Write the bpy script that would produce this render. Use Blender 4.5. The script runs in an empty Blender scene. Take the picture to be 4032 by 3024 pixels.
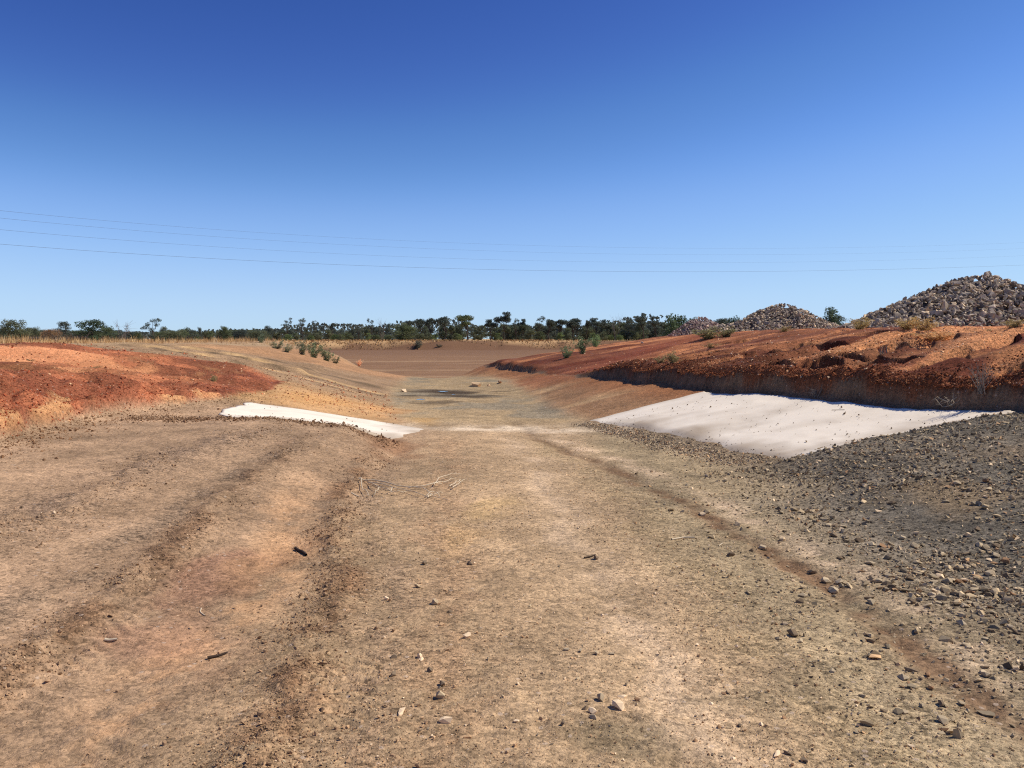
import bpy, bmesh, math, random
import numpy as np
from mathutils import Vector, Matrix

scene = bpy.context.scene
COL = scene.collection
rng = np.random.default_rng(7)
random.seed(7)

# ------------------------------------------------------------------ camera, sky, sun, exposure
F, CX, CY, HOR, CAMZ = 3230.0, 2016.0, 1512.0, 1335.0, 1.6
PITCH = math.atan((CY - HOR) / F)
cam_d = bpy.data.cameras.new('camera')
cam_d.sensor_width = 36.0
cam_d.lens = F / 4032.0 * 36.0
cam_d.clip_start, cam_d.clip_end = 0.05, 6000.0
cam = bpy.data.objects.new('camera', cam_d)
cam.location = (0, 0, CAMZ)
cam.rotation_euler = (math.pi / 2 - PITCH, 0, 0)
COL.objects.link(cam)
scene.camera = cam

SUN_EL, SUN_AZ = math.radians(49), math.radians(7)      # azimuth: from +X (right) towards +Y (ahead)
sun_dir = Vector((math.cos(SUN_EL) * math.cos(SUN_AZ), math.cos(SUN_EL) * math.sin(SUN_AZ), math.sin(SUN_EL)))
world = bpy.data.worlds.new("World")
scene.world = world
world.use_nodes = True
wn = world.node_tree
wn.nodes.clear()
sky = wn.nodes.new('ShaderNodeTexSky')
sky.sky_type = 'NISHITA'
sky.sun_disc = False
sky.sun_elevation = SUN_EL
sky.sun_rotation = math.pi / 2 - SUN_AZ
sky.altitude = 2000
sky.air_density = 1.0
sky.dust_density = 0.3
sky.ozone_density = 6.0
wbg = wn.nodes.new('ShaderNodeBackground')
wbg.inputs[1].default_value = 0.10
wout = wn.nodes.new('ShaderNodeOutputWorld')
tone = wn.nodes.new('ShaderNodeRGBCurve')                # the camera's response to that sky: deep blue above, pale blue low down
for ch, pts in enumerate(([(0, 0), (.06, .022), (.094, .047), (.13, .106), (.205, .27), (.359, .44), (.534, .51), (1, .58)],
                          [(0, 0), (.12, .07), (.18, .121), (.246, .252), (.368, .485), (.538, .651), (.63, .70), (1, .76)],
                          [(0, 0), (.26, .27), (.37, .43), (.478, .632), (.61, .885), (.673, .93), (1, .98)])):
    cv = tone.mapping.curves[ch]
    cv.points[0].location = pts[0]; cv.points[1].location = pts[-1]
    for p_ in pts[1:-1]: cv.points.new(*p_)
tone.mapping.update()
sc1 = wn.nodes.new('ShaderNodeVectorMath'); sc1.operation = 'SCALE'; sc1.inputs[3].default_value = 0.1
sc2 = wn.nodes.new('ShaderNodeVectorMath'); sc2.operation = 'SCALE'; sc2.inputs[3].default_value = 10.0
wn.links.new(sky.outputs[0], sc1.inputs[0]); wn.links.new(sc1.outputs[0], tone.inputs[1])
wn.links.new(tone.outputs[0], sc2.inputs[0]); wn.links.new(sc2.outputs[0], wbg.inputs[0])
wn.links.new(wbg.outputs[0], wout.inputs[0])

sun_l = bpy.data.lights.new('sun', 'SUN')
sun_l.energy = 4.6
sun_l.angle = math.radians(0.53)
sun_l.color = (1.0, 0.93, 0.82)
sun = bpy.data.objects.new('sun', sun_l)
sun.rotation_euler = sun_dir.to_track_quat('Z', 'Y').to_euler()
COL.objects.link(sun)

vs = scene.view_settings
vs.view_transform = 'Standard'
vs.look = 'None'
vs.exposure = 0.0
vs.gamma = 1.0
vs.use_curve_mapping = False
scene.cycles.use_denoising = False
scene.cycles.filter_width = 1.15

# ------------------------------------------------------------------ helpers
def lin(r, g, b):
    c = np.array([r, g, b]) / 255.0
    return np.where(c <= 0.04045, c / 12.92, ((c + 0.055) / 1.055) ** 2.4)

KALB = 1.10                                              # sunlit picture value -> base colour
def alb(r, g, b):
    return lin(r, g, b) * KALB

_TAB = np.random.default_rng(99).random((256, 256)).astype(np.float32)
def vnoise(x, y, seed=0):
    x = x + seed * 17.31
    y = y + seed * 7.77
    ix, iy = np.floor(x).astype(np.int64), np.floor(y).astype(np.int64)
    fx, fy = x - ix, y - iy
    fx, fy = fx * fx * (3 - 2 * fx), fy * fy * (3 - 2 * fy)
    a, b = ix & 255, iy & 255
    a1, b1 = (a + 1) & 255, (b + 1) & 255
    t = _TAB
    return ((t[a, b] * (1 - fx) + t[a1, b] * fx) * (1 - fy) + (t[a, b1] * (1 - fx) + t[a1, b1] * fx) * fy) * 2 - 1

def fbm(x, y, lam, octv=3, seed=0, cell=None, gain=0.5):
    """value noise, wavelengths lam, lam/2 ...; octaves finer than twice the mesh cell fade out"""
    out, amp = 0.0, 1.0
    for k in range(octv):
        c, s = math.cos(0.7 * k + 0.3), math.sin(0.7 * k + 0.3)
        w = 1.0 if cell is None else np.clip(lam / (cell * 2.0) - 0.6, 0, 1)
        out = out + amp * w * vnoise((x * c - y * s) / lam, (x * s + y * c) / lam, seed + k * 3)
        amp *= gain
        lam *= 0.5
    return out

def sstep(a, b, v):
    t = np.clip((v - a) / (b - a), 0, 1)
    return t * t * (3 - 2 * t)

def P(px, py, Y):
    """point at distance Y ahead that the photograph shows at pixel px, py"""
    u, v = (px - CX) / F, -(py - CY) / F
    dy = math.cos(PITCH) + v * math.sin(PITCH)
    dz = -math.sin(PITCH) + v * math.cos(PITCH)
    s = Y / dy
    return np.array([u * s, Y, CAMZ + dz * s])

# ------------------------------------------------------------------ the lie of the land
YS = np.array([-12, 3, 6, 10, 13, 14.5, 16, 20, 24, 28, 32, 36, 42, 50, 62.])
def line(*pairs):
    p = np.array(pairs, float)
    yy = np.arange(-14, 64.01, 0.25)
    v = np.interp(yy, p[:, 0], p[:, 1])
    k = np.exp(-0.5 * (np.arange(-14, 15) * 0.25 / 0.9) ** 2)
    k /= k.sum()
    return yy, np.convolve(np.pad(v, 14, mode='edge'), k, mode='valid')
def ev(l, Y):
    return np.interp(Y, l[0], l[1])

L2x = line((-12, -13.5), (10, -13), (16, -12.5), (21, -12), (36, -12.5), (42, -14), (62, -16))
L2z = line((-12, 1.45), (21, 1.5), (28, 1.42), (36, 1.40), (62, 1.45))
L1mx = line((-12, -10.5), (10, -9.5), (16, -9), (21, -9), (28, -8.6), (36, -9.5), (62, -11))
L1mz = line((-12, 1.25), (10, 1.25), (16, 1.15), (21, 1.27), (24, 1.05), (28, 0.93), (36, 0.9), (62, 0.9))
L1x = line((-12, -7.4), (3, -6.7), (9.5, -5.95), (12.5, -6.1), (13.6, -5.8), (14.5, -5.3), (15.5, -5.0), (18, -5.2), (21, -5.6), (28, -6.3), (36, -7.3), (62, -9))
L1z = line((-12, .38), (3, .40), (9.5, .40), (12.5, .48), (14.5, .48), (16, .52), (21, .60), (28, .45), (36, .38), (42, .1), (62, 0))
LQx = line((-12, -8.6), (3, -7.9), (10, -7.2), (13, -7.0), (15, -6.4), (18, -6.5), (21, -6.9), (28, -7.2), (36, -8.2), (62, -9.8))
LQz = line((-12, 1.05), (10, 1.03), (13, .88), (15, .74), (18, .80), (21, .88), (28, .66), (36, .60), (42, .4), (62, .3))
LCx = line((-12, -2.2), (3, -2.0), (6, -1.8), (10, -1.6), (14, -1.85), (18, -2.6), (22, -3.3), (26, -3.8), (30, -4.0), (36, -4.6), (62, -6))
BZ = line((-12, 0), (29, 0), (34, -.08), (40, -.3), (50, -1.6), (62, -1.8))
RCx = line((-12, 3.6), (3, 3.5), (6, 3.3), (10, 3.05), (12.5, 2.2), (14.5, 1.5), (18, .9), (22, .6), (26, .2), (30, -.3), (36, -1.3), (40, -2.9), (62, -4))
R1x = line((-12, 10.2), (3, 8.8), (10, 6.22), (13, 4.8), (15.5, 3.8), (20, 2.75), (23, 2.25), (28, 1.3), (32, .6), (36, -.3), (40, -1.25), (62, -3))
R1z = line((-12, .75), (10, .68), (15.5, .64), (20, .60), (23, .55), (28, .42), (32, .32), (40, .35), (62, .3))
R2x = line((-12, 10.5), (8, 8.4), (13, 8.3), (20, 8.8), (30, 9.4), (40, 9.8), (62, 11))
R2z = line((-12, 1.75), (10, 1.76), (20, 1.86), (30, 1.93), (40, 1.93), (50, 1.85), (62, 1.8))
CUTH = line((-12, .30), (6, .31), (10, .33), (14, .40), (18, .38), (21.5, .34), (23.2, .26), (24.3, 0), (29.5, 0), (31, .2), (34, .28), (38, .25), (40, .12), (41, 0), (62, 0))
LSTEP = line((-12, .16), (4, .20), (9, .27), (13, .20), (15, .10), (17, 0), (62, 0))
NOX = np.array([-200, -80, -14, -11, -8, -5, -3, -1.25, 1.1, 4, 10.6, 20, 60, 200.])
NOY = np.array([500, 262, 50, 46, 42, 41, 44, 41, 43, 46, 56, 72, 140, 400.])

def cross(x, Y):
    xs = [x * 0 - 400, x * 0 - 45, ev(L2x, Y), ev(L1mx, Y), ev(LQx, Y), ev(L1x, Y), ev(LCx, Y), ev(RCx, Y), ev(R1x, Y), ev(R2x, Y), x * 0 + 60, x * 0 + 400]
    zb = ev(BZ, Y)
    zs = [x * 0 + 1.2, x * 0 + 1.2, ev(L2z, Y), ev(L1mz, Y), ev(LQz, Y), ev(L1z, Y), zb, zb, ev(R1z, Y), ev(R2z, Y), x * 0 + 2.45, x * 0 + 1.6]
    out = np.where(x < xs[0], zs[0], zs[-1]) * 1.0
    for k in range(len(xs) - 1):
        m = (x >= xs[k]) & (x < xs[k + 1])
        t = (x - xs[k]) / np.maximum(xs[k + 1] - xs[k], 1e-6)
        out = np.where(m, zs[k] + (zs[k + 1] - zs[k]) * t, out)
    return out

HOLES = []                                                # x, Y, half length, half width, depth, direction
def cut_x(Y):
    return ev(R1x, Y) + .10 * vnoise(Y * 1.3, Y * 0 + 3.3, 5) + .07 * vnoise(Y * 3.7, Y * 0 + 9.1, 6) + .03 * vnoise(Y * 11., Y * 0 + 5.1, 7)
def step_x(Y):
    return ev(L1x, Y) + .14 * vnoise(Y * 1.1, Y * 0 + 1.3, 8) + .07 * vnoise(Y * 3.9, Y * 0 + 2.1, 9)
PADX = np.array([-9, -7.2, -5.8, -4.9, -3.56, -2.42, -2.0, -1.6, 0])
PADZ = np.array([0, 0, .02, .10, .27, .25, .13, 0, 0])
def basin(x, Y):
    d = Y - np.interp(x, NOX, NOY) + 1.6 * fbm(x, Y, 9, 3, 4)
    return sstep(0, 11, d) * sstep(0, 12, 270 - Y + 5 * fbm(x, Y * .5, 30, 3, 3))

RUT = [  # ruts and ridges: [(Y, x) ...], half width, height
    ([(2, 2.06), (3.3, 2.06), (5.2, 2.07), (7.8, 1.65), (12.8, .53), (18, -.5)], .13, -.016),
    ([(2, -.85), (3.8, -1.02), (5.36, -1.22), (7.2, -1.53), (11.1, -1.85)], .13, .030),
    ([(2, -2.3), (4.4, -2.45), (6.0, -2.55), (8, -2.7), (11, -2.6)], .14, .028),
    ([(2, -4.0), (6.5, -3.75), (9.1, -3.7), (11.5, -2.9)], .25, .022),
    ([(2, .55), (4, .7), (5.4, .55), (10, .26), (14, -.1)], .2, -.010),
    ([(2, -1.6), (4, -1.7), (6, -1.75), (9, -2.1)], .3, -.012),
]
def rutmask(x, Y, r, wob=0.08):
    p = np.array(r[0])
    c = np.interp(Y, p[:, 0], p[:, 1]) + wob * fbm(x * .3, Y, 0.8, 3, 21)
    fade = sstep(p[-1, 0] + .5, p[-1, 0] - 2, Y) * (Y > p[0, 0] - 3)
    return np.exp(-((x - c) / r[1]) ** 2) * fade

def bankness(x, Y):
    """0 on the road and channel, 1 on the right bank above the cut (used for rills)"""
    return sstep(0, .3, x - cut_x(Y)) * sstep(45, 36, Y) * sstep(15, 11.5, x)

def cloth_zone(x, Y):
    a = sstep(9.9, 10.1, Y) * sstep(15.8, 15.5, Y) * sstep(-.15, .25, x - np.interp(Y, [10.3, 14.6, 15.6], [3.2, 1.8, 1.4])) * sstep(.25, .0, x - cut_x(Y))
    b = sstep(12.0, 12.5, Y) * sstep(15.6, 15.3, Y) * sstep(-1.6, -2.2, x) * sstep(-5.4, -5.0, x)
    return np.maximum(a, b)

def height(x, Y, cell=None, fine=True):
    x = np.asarray(x, float); Y = np.asarray(Y, float)
    z = 0
    for o in (-.36, -.18, 0, .18, .36):
        z = z + cross(x + o * np.clip(Y / 15, .5, 2), Y)
    z = z / 5
    # cut bank on the right, small cut on the left
    xc = cut_x(Y)
    h = ev(CUTH, Y) * np.clip(1 - (x - xc) / np.maximum(ev(R2x, Y) - xc, .1), 0, 1)
    t = (x - xc) / .17
    z = z + h * (.75 * sstep(0, .75, t) + .25 * sstep(.75, 2.4, t))
    xl = step_x(Y)
    hl = ev(LSTEP, Y) * np.clip(1 - (xl - x) / 4, 0, 1)
    z = z + hl * sstep(0, .14, xl - x)
    # raised lip of the left pad, rim of the gravel pad
    pad = np.interp(x, PADX, PADZ)
    edge = 12.25 + .25 * fbm(x, Y * .2, 1.1, 3, 31)
    z = z + pad * sstep(6.5, 11.5, Y) * sstep(edge + .28, edge - .05, Y)
    e2 = 9.95 + .12 * fbm(x, Y * .2, .7, 3, 33)
    xe = 3.2 + .12 * fbm(x * .2, Y, .9, 2, 34)
    g = sstep(xe - .3, xe + .8, x) * sstep(e2 + .22, e2 - .1, Y) * sstep(6, 9.5, Y)
    z = z + .10 * g * (1 - .6 * sstep(5.6, 6.4, x))
    z = z + .05 * sstep(1.2, .2, np.abs(x + 1.2) / 1.2) * sstep(27, 29, Y) * sstep(35, 31, Y)   # low mound across the far end
    b = basin(x, Y)
    if fine:
        cz_ = 1 - .85 * cloth_zone(x, Y)
        z0 = z
        bk = bankness(x, Y)
        # rills run diagonally down the right bank
        al, ac = x * .90 + Y * .43, -x * .43 + Y * .90
        rl = fbm(al * .16, ac, .55, 3, 41, cell)
        rr = -np.clip(rl - .08, 0, 1) * .34 + .07 * rl
        z = z + bk * sstep(0.02, 2.0, x - xc) * rr * (.5 + .5 * sstep(30, 14, Y))
        z = z + sstep(-.1, .25, x - xc) * sstep(2.2, .4, x - xc) * h * .5 * (fbm(x, Y, .5, 4, 43, cell, .6) * .45)
        z = z + bk * sstep(26, 16, Y) * .035 * fbm(x, Y, .28, 3, 45, cell, .65)
        for hx, hy, hl_, hw, hd, a in HOLES:
            ca, sa = math.cos(a), math.sin(a)
            p_, q_ = (x - hx) * ca + (Y - hy) * sa, -(x - hx) * sa + (Y - hy) * ca
            n = .40 * fbm(x, Y, .4, 3, int(hx * 13) % 50, cell, .6)
            r = np.sqrt((p_ / hl_) ** 2 + (q_ / hw) ** 2) + n
            z = z - hd * sstep(1.05, .80, r) * (1 - .45 * np.clip(-p_ / hl_, -1, 1))
        lb = sstep(0, .3, xl - x) * sstep(40, 30, Y)
        rl2 = fbm(x * .25 + Y * .1, Y - x * .25, .6, 3, 47, cell)
        z = z + lb * .12 * rl2 * sstep(-14, -11, x)
        z = z + lb * sstep(1.8, .2, xl - x) * sstep(17, 15, Y) * .16 * np.clip(fbm(x, Y, .45, 4, 49, cell, .6), -.6, .25)
        z = z - lb * .10 * np.clip(fbm((x - Y * .5) * .5, Y + x * .4, .7, 3, 46, cell) - .25, 0, 1) * sstep(17, 15, Y)
        road = sstep(-9, -6, x) * sstep(9, 6, x) * sstep(30, 18, Y)
        for r in RUT:
            m = rutmask(x, Y, r)
            z = z + m * r[2] * (1 + .9 * fbm(x, Y, .14, 3, 51, cell))
        rough = .4 + .8 * np.clip(fbm(x, Y, 1.4, 2, 53) + .1, 0, 1)
        for k_, off, hw, lam in ((1, .26, .17, .115), (2, .24, .16, .12), (3, -.3, .18, .13), (5, .0, .2, .11)):
            p_ = np.array(RUT[k_][0])
            c_ = np.interp(Y, p_[:, 0], p_[:, 1]) + off
            m_ = sstep(hw, hw * .7, np.abs(x - c_)) * sstep(p_[-1, 0], p_[-1, 0] - 2, Y) * np.clip(.35 + 1.4 * fbm(x, Y, .9, 2, 64), 0, 1)
            w_ = np.sin((Y + .55 * np.abs(x - c_)) * 2 * np.pi / lam + 2 * vnoise(x * 5, Y * 5, 65))
            z = z + road * m_ * .011 * w_ * (1 if cell is None else np.clip(lam / (cell * 2.5) - .6, 0, 1))
        z = z + (1 - b) * ((.020 - .012 * road) * fbm(x, Y, 1.5, 2, 55, cell) + rough * .011 * fbm(x, Y, .28, 4, 57, cell, .62))
        z = z + (1 - b) * rough * .0045 * fbm(x, Y, .06, 3, 59, cell, .65) * sstep(14, 7, Y)
        z = z + (1 - road) * (1 - b) * .035 * fbm(x, Y, 1.1, 4, 61, cell, .55) * sstep(300, 60, Y)
        z = z0 + (z - z0) * cz_
    bf = -1.8 + .04 * fbm(x, Y, 14, 3, 63, cell)
    z = z * (1 - b) + bf * b
    return z - (z - 1.05) * sstep(230, 262, Y) * (1 - b)

def hit(px, py, y0=2.2, y1=330., n=900):
    """where the ray through a pixel meets the ground"""
    ys = np.geomspace(y0, y1, n)
    a, b_ = P(px, py, 1.0), P(px, py, 2.0)
    xs = a[0] * ys
    zs = CAMZ + (b_[2] - a[2]) * ys
    below = zs <= height(xs, ys, fine=False)
    k = int(np.argmax(below)) if below.any() else n - 1
    return float(xs[k]), float(ys[k])

for (px, py, wpx, hpx, dep) in ((3450, 1418, 190, 62, .34), (3560, 1408, 110, 50, .30), (3640, 1432, 110, 55, .34), (3540, 1356, 120, 40, .30), (3590, 1320, 120, 22, .2),
                                (3275, 1348, 90, 30, .24), (3185, 1352, 70, 34, .26), (3940, 1345, 170, 26, .24), (3335, 1392, 60, 26, .22), (4010, 1450, 120, 40, .26),
                                (2870, 1348, 140, 14, .16), (3800, 1368, 120, 26, .2), (3080, 1368, 110, 18, .2), (2990, 1385, 130, 16, .18), (3730, 1410, 90, 22, .2),
                                (2760, 1392, 120, 10, .12), (3420, 1312, 120, 12, .12), (3830, 1300, 140, 12, .14), (3700, 1330, 130, 14, .15), (3220, 1420, 120, 30, .24), (3060, 1430, 110, 24, .2)):
    hx, hy = hit(px, py)
    hx2, hy2 = hit(px, py + hpx * .5); hx3, hy3 = hit(px, py - hpx * .5)
    HOLES.append((hx, hy, wpx / F * hy * .60, min(max((hy3 - hy2) * .42, .22), .75), dep, math.radians(26)))

# ------------------------------------------------------------------ ground colour (the soils themselves)
def ground_colour(x, Y, z, cell):
    n = x.shape[0]
    C = np.tile(alb(166, 139, 105), (n, 1))
    grit = np.full(n, .35)
    wx = x + .12 * fbm(x, Y, .9, 4, 71, cell)
    wy = Y + .25 * fbm(x, Y, 1.3, 4, 72, cell)
    nz = fbm(x, Y, 1.7, 4, 73, cell)
    nf = fbm(x, Y, .4, 4, 74, cell, .65)
    nh = fbm(x, Y, .12, 3, 76, cell, .7)
    def blend(m, r, g, b, gr=None):
        nonlocal C, grit
        m = np.clip(m, 0, 1)
        C = C * (1 - m[:, None]) + alb(r, g, b) * m[:, None]
        if gr is not None:
            grit = grit * (1 - m) + gr * m
    xl, xc = step_x(Y), cut_x(Y)
    near = sstep(19, 14, Y)
    # left pad
    blend(sstep(-1.0, -1.9, wx) * near, 158, 130, 100, .25)
    blend(np.clip(sstep(-1.9, -3.2, wx) * (.35 + .8 * nz), 0, 1) * near, 168, 138, 107, .18)
    # olive cast right of the middle
    blend(sstep(.8, 1.6, wx) * near * .8, 150, 133, 102, .6)
    blend(sstep(-.3, .8, wx) * sstep(1.5, .8, wx) * near * .4, 178, 152, 117, .4)
    # streaks
    def streak(k, half, r, g, b, gr, s=1.0, dx=0.0, wob=.1):
        p = (RUT[k][0] if isinstance(k, int) else k)
        q = [(a, c + dx) for a, c in p]
        blend(rutmask(x, Y, (q, half, 0), wob * 1.6) * s * np.clip(.8 + 1.1 * nf + .7 * nh, 0, 1.15), r, g, b, gr)
    streak(4, .16, 188, 162, 130, .25, .5)
    streak(0, .17, 192, 166, 134, .35, .65, .32)
    rut_ = rutmask(x, Y, (RUT[0][0], .12, 0), .10)
    blend(np.clip(rut_ * (.95 + .7 * nf + .5 * nh), 0, 1) * .95, 116, 90, 65, .2)
    streak(1, .16, 122, 94, 68, .8, .85)
    streak(1, .12, 140, 116, 90, .95, .6, .32)
    streak(2, .15, 116, 90, 66, .8, .85)
    streak(3, .34, 128, 106, 84, .95, .75)
    streak(3, .16, 124, 104, 82, .95, .65, .9)
    streak(5, .22, 186, 146, 106, .1, .7)
    streak([(2, -.3), (5, -.45), (9, -.75), (14, -.9)], .25, 142, 112, 82, .8, .5)
    streak([(2, 1.2), (5, 1.25), (9, .95), (14, .3)], .22, 138, 118, 86, .85, .5)
    def spot(px, py, ru, rv, r, g, b, s=1.0, gr=None):
        hx, hy = hit(px, py)
        d = np.sqrt(((wx - hx) / ru) ** 2 + ((wy - hy) / rv) ** 2) + .35 * nf
        blend(sstep(1.1, .3, d) * s, r, g, b, gr)
    spot(880, 2260, .38, .8, 160, 116, 90, .55, .4)
    spot(620, 2560, .45, .5, 164, 122, 94, .45)
    spot(1100, 2200, .25, .8, 184, 142, 102, .7, .08)
    spot(1900, 1990, .35, .9, 188, 156, 106, .5)
    spot(1830, 2130, .25, .5, 188, 152, 104, .5)
    spot(1560, 1760, .6, 1.2, 132, 92, 62, .6)
    spot(2440, 2790, .22, .22, 120, 106, 80, .6)
    spot(2900, 2720, .5, .3, 132, 116, 88, .5)
    # gravel pad
    g = sstep(1.9, 3.4, wx + .35 * nz) * sstep(10.6, 10.2, Y)
    blend(g * .9, 111, 102, 87, .85)
    blend(g * sstep(2.9, 3.7, wx) * sstep(-.2, .5, nz), 94, 87, 74, .85)
    spot(3800, 1950, .6, .7, 132, 112, 84, .7, .5)
    spot(3960, 1760, .5, .5, 128, 108, 82, .6, .5)
    spot(3350, 1850, .5, .5, 96, 88, 74, .8)
    # the bed beyond the cloth
    far = sstep(14, 16.5, Y) * sstep(46, 38, Y)
    bed = sstep(ev(LCx, Y) - .5, ev(LCx, Y) + .4, wx) * sstep(ev(RCx, Y) + .5, ev(RCx, Y) - .4, wx)
    blend(far * bed, 164, 140, 104, .5)
    blend(far * bed * sstep(-.1, .5, nz + .3 * nf), 134, 120, 96, .6)
    spot(2200, 1600, .7, 2.0, 122, 112, 92, .8)
    for (px, py, a, b_, s) in ((1750, 1545, 1.5, 1.3, .95), (1850, 1560, 1.3, .8, .9), (1650, 1562, 1.2, .5, .8), (1720, 1585, 1.0, .8, .6), (1960, 1545, .9, .4, .6)):
        spot(px, py, a, b_, 74, 60, 44, s, .6)
    spot(1640, 1660, .5, .8, 178, 142, 92, .8)
    # side slopes of the channel
    rs = sstep(ev(RCx, Y) - .2, ev(RCx, Y) + .5, wx) * sstep(.05, -.05, x - xc) * sstep(10.2, 10.8, Y) * sstep(50, 44, Y)
    sl = fbm(x * .25 - Y * .1, Y, .8, 3, 75, cell)
    blend(rs, 152, 116, 82, .3)
    blend(rs * sstep(.0, .5, sl), 176, 142, 102, .25)
    blend(rs * sstep(-1.4, -.2, x - xc) * .8, 150, 98, 62, .4)
    blend(rs * sstep(23.5, 25, Y) * sstep(30, 28, Y) * .7, 150, 94, 62, .4)
    sx = np.interp(Y, [10.0, 10.3, 14.6, 15.6], [3.3, 3.15, 1.6, 1.2])
    blend(sstep(9.6, 10.3, Y) * sstep(16, 15, Y) * sstep(-.6, -.1, wx - sx) * sstep(.5, .2, wx - sx), 138, 120, 94, .8)
    blend(np.exp(-((wy - 14.7 + .12 * wx) / .42) ** 2) * sstep(2.4, 1.6, np.abs(x)) * np.clip(.75 + .6 * nf, 0, 1) * .75, 208, 188, 158, .3)
    ls = sstep(ev(LCx, Y) + .2, ev(LCx, Y) - .5, wx) * sstep(14.3, 15.2, Y) * sstep(48, 42, Y) * sstep(-13, -11, x)
    blend(ls, 158, 128, 94, .3)
    or_ = ls * sstep(15, 15.6, Y) * sstep(20.5, 18, wy + .25 * (x + 3)) * sstep(ev(L1x, Y) - .7, ev(L1x, Y) + .2, wx)
    blend(or_, 184, 144, 98, .12)
    spot(1250, 1575, 1.0, 1.5, 206, 156, 98, .8, .1)
    spot(1500, 1610, .9, 1.2, 190, 140, 88, .6, .15)
    # haul track climbing the left bank: grey brown with darker wheel lines
    tr = ls * sstep(19, 22, wy - .35 * (x + 6))
    blend(tr, 150, 122, 92, .35)
    for k, off in enumerate((0, .8, 1.9, 3.0, 4.4)):
        c = 20.2 + off - .62 * (x + 3.5) + .5 * fbm(x, Y, 3, 2, 80 + k)
        m = np.exp(-((Y - c) / (.16 + .05 * k)) ** 2)
        blend(tr * m * .75, 96, 80, 58, .4) if k % 2 == 0 else blend(tr * m * .8, 198, 162, 112, .2)
    blend(ls * sstep(30, 34, wy - .5 * (x + 6)) * .8, 170, 128, 90, .3)
    # red left bank
    rb = sstep(0, .12, xl - x) * sstep(0.5, -0.3, wy - (21.3 - .45 * (x + 9) * (x > -9)) - .4 * nz) * sstep(-40, -16, x)
    blend(rb, 138, 82, 57, .5)
    dd = (xl - x)
    nb = fbm(x * .6 + Y * .3, Y * .9, 1.6, 3, 85, cell)
    blend(rb * sstep(.6, 1.6, dd) * sstep(4.6, 3.2, dd + .6 * nb) * sstep(11.5, 13.5, Y), 156, 106, 70, .5)
    blend(rb * sstep(-.3, .5, nb) * .5, 158, 96, 65, .4)
    blend(rb * sstep(.1, .45, -nb + .6 * nf) * .7, 112, 60, 43, .4)
    blend(rb * sstep(.25, .6, nf + .4 * nh) * .5, 184, 114, 76, .5)
    spot(150, 1405, 2.6, 1.6, 222, 152, 104, .9, .1)
    spot(60, 1440, 1.3, 1.0, 222, 154, 106, .8, .1)
    for (px, py, a, b_) in ((250, 1640, .8, .8), (60, 1700, .7, .5), (700, 1575, .45, .5), (820, 1560, .55, .5)):
        hx, hy = hit(px, py)
        d = np.sqrt(((wx - hx) / a) ** 2 + ((wy - hy) / b_) ** 2) + .4 * nf
        blend(rb * sstep(.8, .4, d) * sstep(.42, .15, dd + .15 * nf) * .85, 206, 154, 104, .2)
    blend(sstep(-.02, .03, dd) * sstep(.3, .15, dd) * sstep(16, 15, Y) * sstep(.0, .5, vnoise(Y * .9, Y * 0, 14)) * .45, 196, 142, 96, .2)
    # right bank
    kb = sstep(.0, .1, x - xc) * sstep(60, 52, Y) * sstep(34, 24, x)
    up = np.clip((x - xc) / np.maximum(12 - xc, 1), 0, 1.3)
    blend(kb, 128, 79, 53, .6)
    st = fbm((x * .9 + Y * .43) * .15, -x * .43 + Y * .9, .8, 4, 87, cell)
    blend(kb * sstep(-.1, .6, st + .9 * (up - .45)) * .85, 164, 104, 68, .9)
    blend(kb * sstep(.05, .6, -st - .3 * up), 98, 52, 34, .5)
    blend(kb * sstep(.12, .3, up) * sstep(21, 15, Y) * sstep(-.35, .2, st + .2), 182, 126, 84, 1.0)
    blend(kb * sstep(.1, .5, st + .4 * nf) * .5, 204, 138, 88, .9)
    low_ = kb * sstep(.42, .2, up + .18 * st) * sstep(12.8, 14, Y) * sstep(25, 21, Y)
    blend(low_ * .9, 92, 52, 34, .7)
    blend(kb * sstep(14.5, 13, Y) * sstep(-.3, .1, st) * sstep(.02, .1, up), 172, 118, 78, 1.0)
    blend(kb * sstep(12.8, 11.6, Y + .6 * nf) * sstep(.03, .12, up + .1 * st) * .9, 176, 118, 76, 1.0)
    # red earth ramp over the bank
    rmx = x - (1.4 + (Y - 25) * .62)
    blend(kb * np.exp(-(rmx / 1.9) ** 2) * sstep(22, 25, Y) * .8, 124, 64, 44, .3)
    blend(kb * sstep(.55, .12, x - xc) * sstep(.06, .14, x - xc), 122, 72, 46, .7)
    # raw face of the cut: brown crust above pale grey clay
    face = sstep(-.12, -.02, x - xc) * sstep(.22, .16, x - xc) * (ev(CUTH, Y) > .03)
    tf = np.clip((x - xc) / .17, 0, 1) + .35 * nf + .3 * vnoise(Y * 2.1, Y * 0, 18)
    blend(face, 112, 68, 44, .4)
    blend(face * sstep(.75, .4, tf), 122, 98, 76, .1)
    # plateau and plain: dry grass ground
    pl = np.maximum(sstep(-12.5, -15, wx + .8 * nz) * sstep(22, 24, Y + .5 * nz) , sstep(13.5, 16.5, wx + nz) * sstep(14, 20, Y))
    pl = np.maximum(pl, sstep(58, 66, Y))
    blend(pl, 166, 134, 98, .3)
    blend(pl * sstep(10, 12, x) * sstep(60, 50, Y) * sstep(26, 20, x), 182, 108, 70, .6)
    # floor of the dam
    b = basin(x, Y)
    blend(sstep(.05, .5, b), 134, 102, 74, .3)
    stq = vnoise(x * .035, Y * .20, 91) + .5 * vnoise(x * .09, Y * .45, 92)
    blend(b * sstep(.52, .85, stq + .25 * fbm(x, Y * 3, 9, 3, 94)) * sstep(60, 70, Y) * sstep(175, 130, Y) * .4, 176, 146, 110, .2)
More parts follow.
